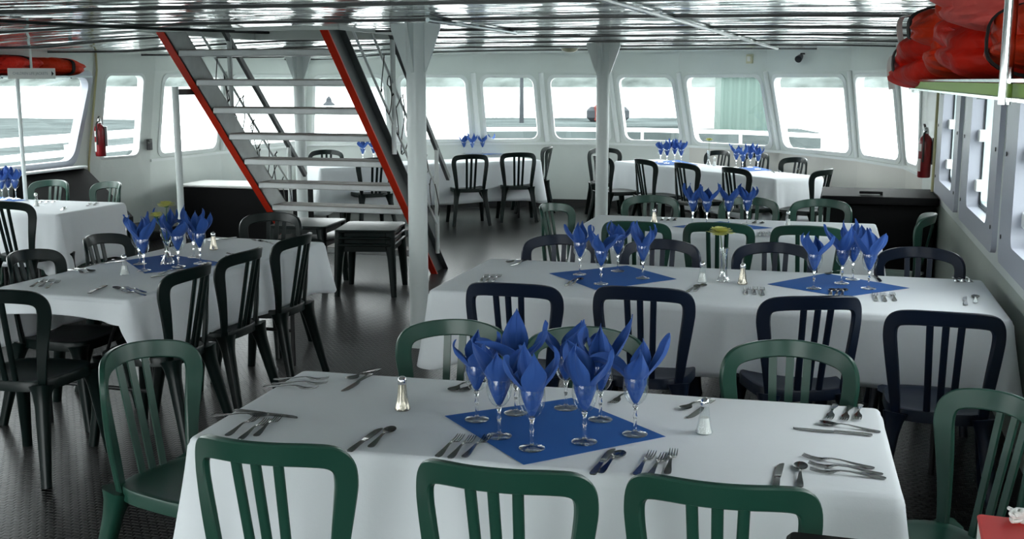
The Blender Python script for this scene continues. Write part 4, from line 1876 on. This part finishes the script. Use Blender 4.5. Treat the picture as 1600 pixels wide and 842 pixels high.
def extinguisher(p, rz, label, h=.40):
    t = thing('fire_extinguisher', label, 'fire extinguisher', p, rz)
    mb = MB()
    r = .052
    mb.lathe([(.0005, 0), (r - .006, 0), (r, .008), (r, h * .68), (r * .92, h * .74), (r * .55, h * .79), (.020, h * .81), (.020, h * .84)], 24)
    mb.build('cylinder', M['ext_red'], t)
    mb = MB()
    mb.lathe([(.022, h * .83), (.024, h * .85), (.018, h * .92), (.014, h * .95)], 14)
    mb.build('valve', M['chrome'], t)
    mb = MB()
    mb.sweep([(0, -.01, h * .93), (-.05, -.01, h * .97), (-.10, -.01, h * 1.0)], [(-.009, -.003), (.009, -.003), (.009, .003), (-.009, .003)])
    mb.sweep([(0, -.01, h * .89), (-.05, -.01, h * .90), (-.085, -.01, h * .885)], [(-.009, -.003), (.009, -.003), (.009, .003), (-.009, .003)])
    mb.build('lever', M['steel_dark'], t)
    mb = MB()
    mb.tube(catmull([(.015, 0, h * .88), (.055, -.02, h * .82), (.066, -.02, h * .6), (.064, -.02, h * .3)], 6), .008, 8)
    mb.build('hose', M['wire'], t)
    for z0, z1, nm in ((.12, .36, 'instruction_label'), (.50, .64, 'name_label')):
        mb = MB()
        n = 12
        rr = r + .0012
        mb.add([(rr * sin(a), -rr * cos(a), h * z) for z in (z0, z1) for a in [lerp(-.9, .9, k / n) for k in range(n + 1)]], [(k, k + 1, n + 2 + k, n + 1 + k) for k in range(n)])
        o = mb.build(nm, M['label'], t)
        o['label'] = 'pale paper label'
    mb = MB()
    mb.box((0, .062, h * .5), (.06, .02, h * .5))
    mb.build('bracket', M['steel_dark'], t, smooth=False)
    return t


p = atx(158, 244, -7.13)
extinguisher(p, R(-62), 'red fire extinguisher on the left wall beside the door window')
extinguisher((.775, 10.0, .945), R(-90), 'red fire extinguisher on the right corner post, below the life jackets', .44)

# ================================================================== SIGN
p = atx(47, 80, -6.45)
t = thing('hanging_sign', 'small white lettered sign on a thin pole before the left side window', 'sign', (p.x, p.y, 0), R(36))
zc = 1.75 - (115 - 125) * (p - Vector((0, 0, EYE))).dot(_FW) / FPX
mb = MB()
mb.rbox((0, 0, zc), (.37, .012, .088), .004)
mb.build('sign_panel', M['label'], t)
mb = MB()
mb.tube([(0, .012, zc), (0, .012, camber(p.x) - .002)], .010, 8)
mb.build('hanger', M['white_paint'], t)
mb = MB()
mb.tube([(-.115, .014, 0), (-.115, .014, 1.0), (-.115, .014, zc)], .017, 10)
mb.build('pole', M['col_paint'], t)
cu = bpy.data.curves.new('sign_lettering', 'FONT')
cu.body = 'CHILDREN LIFE JACKETS'
cu.size = .034
cu.align_x = 'CENTER'
cu.align_y = 'CENTER'
cu.extrude = .0006
o = bpy.data.objects.new('sign_lettering', cu)
COL.objects.link(o)
bpy.context.view_layer.update()
me = bpy.data.meshes.new_from_object(o.evaluated_get(bpy.context.evaluated_depsgraph_get()))
bpy.data.objects.remove(o)
xs = [v.co.x for v in me.vertices]
sc = .27 / (max(xs) - min(xs))
for v in me.vertices:
    v.co = Vector((v.co.x * sc - .01, -.0068 - v.co.z, v.co.y * sc * 1.25 + zc))
me.materials.clear()
me.materials.append(M['ink'])
o = bpy.data.objects.new('sign_lettering', me)
COL.objects.link(o)
o.parent = t
mb = MB()
mb.add([(.155, -.0066, zc + .022), (.155, -.0066, zc - .022), (.172, -.0066, zc), (.155, -.0062, zc + .022), (.155, -.0062, zc - .022), (.172, -.0062, zc)], [(0, 1, 2), (3, 5, 4), (0, 2, 5, 3), (1, 4, 5, 2), (0, 3, 4, 1)])
mb.build('sign_arrow', M['strap'], t, smooth=False)

# ================================================================== LIFE JACKETS
from mathutils import noise as NZ


def jacket(c, d, rot, key, label, seed, group='life jackets on the racks', strap=True):
    """a folded foam vest: puffed block with creases, black strap round it"""
    t = thing('life_jacket', label, 'life jacket', c, 0, group)
    t.rotation_euler = tuple(R(a) for a in rot)
    mb = MB()
    nu, nv = 72, 36
    off = Vector((seed * 7.3, seed * 1.7, seed * 3.1))

    def fn(u, v):
        a = u * 2 * pi
        b = (v - .5) * pi
        sg = lambda x, e: (abs(x) ** e) * (1 if x >= 0 else -1)
        x = sg(cos(b), .55) * sg(cos(a), .55)
        y = sg(cos(b), .55) * sg(sin(a), .55)
        z = sg(sin(b), .7)
        # crease round the fold and dimples
        f = 1 + .20 * NZ.noise(Vector((x, y, z)) * 1.1 + off) + .035 * NZ.noise(Vector((x, y, z)) * 2.6 + off) - .06 * max(0, 1 - abs(NZ.noise(Vector((x, y, z)) * 1.2 + off * 2)) * 7)
        cr = 1 - .16 * math.exp(-((z + .1) / .12) ** 2) - .10 * math.exp(-((y - .15) / .07) ** 2)
        return (x * d[0] / 2 * f * (1 - .5 * (1 - cr)), y * d[1] / 2 * f * (1 - .3 * (1 - cr)), z * d[2] / 2 * f * cr)
    mb.grid(nu, nv, fn, wrap_u=True)
    n = len(mb.v)
    mb.f.append(tuple(range(nu - 1, -1, -1)))
    mb.f.append(tuple(n - nu + i for i in range(nu)))
    mb.build('foam_body', M[key], t, ang=80)
    if strap:
        mb = MB()
        pts = []
        for k in range(40):
            a = 2 * pi * k / 40
            e = .6
            sg = lambda x: (abs(x) ** e) * (1 if x >= 0 else -1)
            pts.append((sg(cos(a)) * d[0] * .505, d[1] * .12, sg(sin(a)) * d[2] * .50))
        mb.sweep(pts, [(-.019, -.003), (.019, -.003), (.019, .003), (-.019, .003)], closed=True, ups=[(Vector((p_[0], 0, p_[2]))).normalized() for p_ in pts])
        mb.build('strap', M['strap'], t)
    return t


RX0, RX1, RZ = .31, .845, 1.728
t = thing('overhead_rack', 'overhead shelf with a lime green edge on the right, loaded with life jackets', 'rack', (.58, 2.9, RZ))
mb = MB()
mb.box((0, 0, -.006), (RX1 - RX0 - .02, 3.72, .012))
mb.build('shelf', M['alu'], t, smooth=False)
mb = MB()
mb.box((RX0 - .58 + .004, 0, .004), (.010, 3.74, .024))
mb.box((0, 1.87, .004), (RX1 - RX0, .010, .024))
o = mb.build('edge_board', M['lime'], t, smooth=False)
o['label'] = 'lime green edge board'
mb = MB()
for z in (-.012, .021):
    mb.box((RX0 - .58 - .004, 0, z), (.014, 3.77, .006))
    mb.box((0, 1.884, z), (RX1 - RX0, .014, .006))
mb.build('metal_lip', M['chrome'], t, smooth=False)
for yy in (2.13, .95):
    mb = MB()
    mb.tube([(RX0 - .58 - .02, yy - 2.9, -.02), (RX0 - .58 - .02, yy - 2.9, .18), (RX0 - .58 - .02, yy - 2.9, camber(RX0) - RZ)], .0115, 12)
    mb.lathe([(.0115, .17), (.0145, .172), (.0145, .20), (.0115, .202)], 12, c=(RX0 - .60, yy - 2.9, 0))
    mb.build('hanger_bar', M['chrome'], t)
for yy in (4.5, 3.4, 2.2, 1.2):
    mb = MB()
    mb.sweep([(RX1 - .58, yy - 2.9, -.03), (RX0 - .50, yy - 2.9, -.018)], [(-.012, -.012), (.012, -.012), (.012, .006), (-.012, .006)])
    mb.build('bracket', M['alu'], t, smooth=False)
ZL = RZ + .03
J = [
    ((.50, 4.57, ZL + .068), (.54, .60, .19), (-5, -2, 6), 'crimson', 'dark red life jacket drooping over the far end of the right rack'),
    ((.56, 3.92, ZL + .072), (.54, .60, .17), (-3, 4, -6), 'orange', 'orange life jacket in the lower layer, second from the far end of the right rack'),
    ((.54, 3.28, ZL + .075), (.54, .62, .17), (2, 3, 5), 'crimson', 'red life jacket in the lower layer, left of the chrome bar'),
    ((.57, 2.62, ZL + .075), (.50, .62, .17), (-2, 2, -4), 'orange', 'orange-red life jacket in the lower layer, just behind the chrome bar'),
    ((.60, 1.95, ZL + .075), (.48, .62, .17), (0, 2, 3), 'orange', 'orange life jacket right of the chrome bar on the rack'),
    ((.52, 4.40, ZL + 0.187), (.50, .55, .16), (3, -4, 10), 'orange', 'bright orange life jacket on top at the far end of the right rack'),
    ((.55, 3.74, ZL + 0.192), (.50, .58, .16), (-6, 8, -6), 'orange', 'red-orange life jacket in the upper layer, second from the far end of the right rack'),
    ((.53, 3.08, ZL + 0.202), (.54, .56, .16), (4, -4, -8), 'pink', 'faded pink life jacket sticking out on top, left of the chrome bar'),
    ((.61, 2.45, ZL + 0.207), (.46, .60, .15), (0, 5, -5), 'crimson', 'red life jacket on top, directly behind the chrome bar'),
    ((.62, 1.80, ZL + 0.207), (.44, .60, .15), (3, -3, 6), 'pink', 'pinkish life jacket on top at the right, cut off at the right'),
]
for k, (c, d, rot, key, lb) in enumerate(J):
    t = jacket(c, d, rot, key, lb, k + 1, strap=k in (0, 3, 5, 8))
    if k in (0, 5):
        for q, (mk, dx) in enumerate((('label', 0), ('strap', .05))):
            mb = MB()
            x0, y0 = -d[0] * .42 + dx, d[1] * .40
            mb.sweep(catmull([(x0, y0, d[2] * .30), (x0 - .015, y0 + .055, d[2] * .26), (x0 - .02, y0 + .085, d[2] * .05), (x0 - .01 + .03 * q, y0 + .09, -d[2] * .40)], 5), [(-.011, -.0015), (.011, -.0015), (.011, .0015), (-.011, .0015)])
            o = mb.build('tie_tape', M[mk], t)
            o['label'] = 'white tie tape' if mk == 'label' else 'black tie tape'
p = atx(40, 98, -6.86)
t = thing('wall_rack', 'short shelf of life jackets above the left side window', 'rack', (-7.0, p.y - .5, 1.78))
mb = MB()
mb.box((.12, 0, 0), (.46, 2.3, .014))
mb.build('shelf', M['alu'], t, smooth=False)
mb = MB()
for yy in (-.9, 0, .9):
    mb.sweep([(-.1, yy, -.10), (.30, yy, -.012)], [(-.01, -.006), (.01, -.006), (.01, .006), (-.01, .006)])
    mb.build('bracket', M['alu'], t, smooth=False)
    mb = MB()
jacket((-6.88, p.y + .36, 1.87), (.40, .62, .15), (-2, 0, -8), 'orange', 'orange life jacket at the right end of the left wall shelf', 21)
jacket((-6.86, p.y - .30, 1.878), (.44, .66, .17), (-1, 1, 4), 'crimson', 'dark red life jacket behind the hanging sign on the left shelf', 22)
jacket((-6.88, p.y - .98, 1.882), (.44, .60, .18), (0, -1, -3), 'crimson', 'dark red life jacket at the outer left of the left shelf', 23)

# ================================================================== CEILING FITTINGS, CONDUITS


def wallhit(x, y):
    d = ray(x, y)
    best = None
    for i in range(0, 11):
        a, b = TOPV[i], TOPV[i + 1]
        e = b - a
        den = d.x * e.y - d.y * e.x
        if abs(den) < 1e-9:
            continue
        k = (a.x * e.y - a.y * e.x) / den
        q = Vector((d.x * k, d.y * k))
        s_ = (q - a).dot(e) / e.length_squared
        if 0 <= s_ <= 1 and k > 0 and (best is None or k < best[0]):
            best = (k, i)
    k, i = best
    n = inward(i) if i else Vector((-1, 0))
    e = (TOPV[i + 1] - TOPV[i]).normalized()
    n = Vector((-e.y, e.x))
    return Vector((0, 0, EYE)) + d * k, atan2(n.y, n.x)


p = at(890, 77, 2.09)
t = thing('ceiling_light', 'small round yellowish lamp on the ceiling near the bow', 'ceiling light', (p.x, p.y, camber(p.x)))
mb = MB()
mb.lathe([(.0005, -.012), (.105, -.012), (.115, -.006), (.115, 0)], 24)
mb.build('rim', M['white_paint'], t)
mb = MB()
mb.lathe([(.0005, -.055), (.05, -.050), (.085, -.034), (.098, -.013)], 24)
mb.build('lens', M['cream'], t)
p, a = wallhit(1173, 92)
t = thing('junction_box', 'small cream box on the header above the bow windows', 'box', p, a - pi / 2)
mb = MB()
mb.rbox((0, .018, 0), (.09, .036, .11), .008)
mb.build('housing', M['cream'], t)
mb = MB()
mb.rbox((0, .038, 0), (.05, .006, .06), .004)
mb.build('cover', M['label'], t)
p, a = wallhit(1257, 88)
t = thing('spot_lamp', 'little black spot lamp fixed on the header above the right bow windows', 'lamp', p, a - pi / 2)
mb = MB()
mb.tube([(0, 0, .03), (0, .05, .03), (0, .06, 0)], .010, 8)
mb.build('arm', M['steel_dark'], t)
mb = MB()
mb.tube([(.02, .03, .005), (0, .06, -.01), (-.03, .11, -.035)], [.025, .034, .042], 12)
mb.build('lamp_head', M['steel_dark'], t)


def pipe(name, pts, r, m, label):
    mb = MB()
    mb.tube(pts, r, 8)
    o = mb.build(name, m, None)
    tag(o, label, 'conduit')
    return o


def cpt(x, y):
    z = 2.09
    for _ in range(12):
        p = at(x, y, z)
        z = camber(p.x) - .018
    return p


pipe('ceiling_conduit', [cpt(905, -12), cpt(1000, 15), cpt(1215, 76)], .013, M['white_paint'], 'white conduit running fore and aft along the ceiling on the right')
pipe('ceiling_conduit', [cpt(668, 31), cpt(760, 44), cpt(806, 51)], .014, M['alu'], 'grey conduit on the ceiling just right of the flared post head')
pipe('ceiling_cable', [cpt(-20, 32), cpt(200, 43), cpt(420, 51)], .010, M['batten'], 'black cable running along the ceiling at the upper left')
pipe('wall_conduit', [(TOPV[12].x + .02, TOPV[12].y + .02, 2.06), (TOPV[12].x + .02, TOPV[12].y + .02, ZH), (V[12].x + .02, V[12].y + .02, ZS), (V[12].x + .02, V[12].y + .02, .4)], .011, M['brass'], 'thin yellowish conduit down the left wall beside the door')
pipe('wall_conduit', [(.83, 9.78, 2.05), (.83, 9.78, .2)], .011, M['brass'], 'thin yellowish conduit down the right corner beside the extinguisher')

# ================================================================== OUTSIDE
mb = MB()
mb.add([(-1600, -300, -1.6), (1600, -300, -1.6), (1600, 2600, -1.6), (-1600, 2600, -1.6)], [(0, 1, 2, 3)])
struct('water', mb, M['water'], smooth=False)
# far wooded shore
for nm, d0, x0, x1, h0, sd, lb in (('far_shore', 540, -1100, 240, 26, 4, 'distant wooded shore across the water'), ('near_shore', 290, 20, 420, 17, 9, 'nearer wooded shore across the water at the right')):
    mb = MB()
    nx, ny = 160, 14

    def fn(u, v):
        x = lerp(x0, x1, u)
        y = d0 + v * 140 + 14 * NZ.noise(Vector((x * .01, sd, 0)))
        en = min(1, u * 10, (1 - u) * 10)
        z = -1.8 + (h0 * (sin(min(1, v * 1.6) * pi / 2)) * (1 + .5 * NZ.noise(Vector((x * .012, sd, 3))) + .22 * NZ.noise(Vector((x * .05, v * 6, 7))) + .10 * NZ.noise(Vector((x * .2, v * 20, 5)))) if v > 0 else 0) * en
        return (x, y, z)
    mb.grid(nx, ny, fn)
    o = mb.build(nm, M['hill'], None, ang=180)
    o['kind'] = 'structure'
# side deck and foredeck of the boat, bulwark and rails


def outw(i, k):
    n = inward(i)
    return Vector((V[i].x - n.x * k, V[i].y - n.y * k))


ring_ = [Vector((XR + 1.15, -3.0)), Vector((XR + 1.15, 8.0)), outw(0, 1.2)] + [outw(i, 1.35) for i in range(1, 12)] + [Vector((V[12].x - 1.1, V[12].y)), Vector((V[17].x - 1.1, -3.0))]
inn = [Vector((XR + .1, -3.0)), Vector((XR + .1, 8.0))] + [outw(i, .10) for i in range(12)] + [Vector((V[12].x - .1, V[12].y)), Vector((V[17].x - .1, -3.0))]
inn[2] = Vector((XR + .1, V[0].y))
mb = MB()
n = len(ring_)
mb.add([(p.x, p.y, -.08) for p in ring_] + [(p.x, p.y, -.08) for p in inn], [(i, i + 1, n + i + 1, n + i) for i in range(n - 1)])
struct('deck', mb, M['rail_white'], smooth=False)
# solid bulwark round the bow
bw = ring_[2:12]
mb = MB()
mb.sweep([(p.x, p.y, .36) for p in bw], [(-.03, -.45), (.03, -.45), (.03, .45), (-.03, .45)], ups=[(0, 0, 1)] * len(bw))
struct('bulwark', mb, M['rail_white'], ang=20)
t = thing('bow_rail', 'white pipe rail round the foredeck outside the bow windows', 'railing', (0, 0, 0))
for z in (1.02,):
    mb = MB()
    mb.tube([(p.x, p.y, z) for p in bw], .03, 8)
    mb.build('rail', M['rail_white'], t)
for p in bw:
    mb = MB()
    mb.tube([(p.x, p.y, .80), (p.x, p.y, 1.02)], .022, 8)
    mb.build('post', M['rail_white'], t)
for xr, y0, y1, lb in ((ring_[-1].x, -2.9, 14.2, 'white side deck rail outside the left windows'), (ring_[0].x, -2.9, 8.0, 'white side deck rail outside the right windows')):
    t = thing('side_rail', lb, 'railing', (xr, (y0 + y1) / 2, -.08))
    cy = (y0 + y1) / 2
    for z, hh in ((1.17, .06), (1.0, .045), (.72, .045)):
        mb = MB()
        mb.box((0, 0, z), (.04, y1 - y0, hh * 1.6))
        mb.build('rail', M['rail_white'], t, smooth=False)
    k = 0
    y = y0
    while y <= y1:
        mb = MB()
        mb.box((.05 if xr < 0 else -.05, y - cy, .55), (.06, .12, 1.1))
        mb.build('post', M['rail_white'], t, smooth=False)
        y += 1.75
# quay to port, breakwater ahead
mb = MB()
mb.add([(x, y, -.55) for x, y in ((-9.6, -20), (-9.6, 12), (-38, 58), (-140, 66), (-140, -20))] + [(x, y, -1.8) for x, y in ((-9.6, -20), (-9.6, 12), (-38, 58), (-140, 66), (-140, -20))],
       [(0, 1, 2, 3, 4), (9, 8, 7, 6, 5)] + [(i, (i + 1) % 5, 5 + (i + 1) % 5, 5 + i) for i in range(5)])
struct('quay', mb, M['concrete'], smooth=False)
mb = MB()
mb.add([(x, y, -.6) for x, y in ((3.4, -20), (3.4, 18), (6.0, 30), (12, 30), (12, -20))] + [(x, y, -1.8) for x, y in ((3.4, -20), (3.4, 18), (6.0, 30), (12, 30), (12, -20))],
       [(0, 1, 2, 3, 4), (9, 8, 7, 6, 5)] + [(i, (i + 1) % 5, 5 + (i + 1) % 5, 5 + i) for i in range(5)])
struct('quay', mb, M['concrete'], smooth=False)
a, b = at(742, 197, -.55), at(1085, 197, -.55)
a2, b2 = at(742, 184, -.55), at(1085, 184, -.55)
mb = MB()
mb.hexa([(a.x, a.y, -1.8), (b.x, b.y, -1.8), (b2.x, b2.y, -1.8), (a2.x, a2.y, -1.8), (a.x, a.y, -.55), (b.x, b.y, -.55), (b2.x, b2.y, -.55), (a2.x, a2.y, -.55)])
struct('breakwater', mb, M['rock'], smooth=False)
# pale green shed on a float
p = at(1165, 205, -.55)
d = (p - Vector((0, 0, EYE))).dot(_FW)
W_, H_ = 80 * d / FPX, 84 * d / FPX
t = thing('dock_shed', 'pale green ribbed shed standing on the dock outside the right bow windows', 'shed', (p.x, p.y, -.55), R(14))
mb = MB()
prof = []
nr = 6
for k in range(nr * 4 + 1):
    x = -W_ / 2 + W_ * k / (nr * 4)
    prof.append((x, -.06 * (1 if (k // 2) % 2 else 0)))
N_ = len(prof)
vs_ = [(x, -y, z) for z in (0, H_) for x, y in prof] + [(x, W_ * .8, z) for z in (0, H_) for x in (-W_ / 2, W_ / 2)]
mb.add(vs_, [(k, k + 1, N_ + k + 1, N_ + k) for k in range(N_ - 1)] + [(2 * N_, 0, N_, 2 * N_ + 2), (N_ - 1, 2 * N_ + 1, 2 * N_ + 3, 2 * N_ - 1), (2 * N_ + 1, 2 * N_, 2 * N_ + 2, 2 * N_ + 3)])
mb.build('wall_sheet', M['shed'], t, smooth=False)
mb = MB()
mb.box((0, W_ * .4, H_ + .05), (W_ * 1.1, W_ * .95, .1))
mb.build('roof', M['shed'], t, smooth=False)
mb = MB()
mb.box((0, W_ * .3, -.35), (W_ * 2.6, W_ * 2, .7))
mb.build('float', M['concrete'], t, smooth=False)
# heap with a red cover on the breakwater
p = at(944, 190, -.55)
d = (p - Vector((0, 0, EYE))).dot(_FW)
u = d / FPX
t = thing('covered_gear', 'grey gear heap with a faded red cover on the breakwater', 'gear', (p.x, p.y, -.55), R(12))
mb = MB()
mb.rbox((.2, 0, 12 * u), (66 * u, 40 * u, 22 * u), .4)
mb.build('crate', M['hull_grey'], t)
mb = MB()
mb.rbox((-8 * u, -8 * u, 13 * u), (16 * u, 30 * u, 27 * u), .25)
mb.build('cover', M['hull_red'], t)
p = at(815, 192, -.55)
mb = MB()
d = (p - Vector((0, 0, EYE))).dot(_FW)
mb.tube([(0, 0, 0), (0, 0, 74 * d / FPX)], [.13, .09], 10)
mb.box((0, 0, 70 * d / FPX), (1.0, .1, .08))
o = mb.build('mooring_pile', M['hull_grey'], None)
o.location = p
tag(o, 'grey upright pile on the breakwater outside the bow windows', 'pile')
p = at(514, 163, -1.5)
d = (p - Vector((0, 0, EYE))).dot(_FW)
u = d / FPX
mb = MB()
mb.lathe([(10 * u, -.1), (9 * u, 2 * u), (5 * u, 5 * u), (4 * u, 9 * u), (4.5 * u, 9.5 * u), (.3 * u, 14 * u)], 10)
o = mb.build('channel_marker', M['hull_grey'], None, ang=30)
o.location = (p.x, p.y, -1.6)
tag(o, 'small grey channel marker far out on the water, seen through the stairs', 'marker')
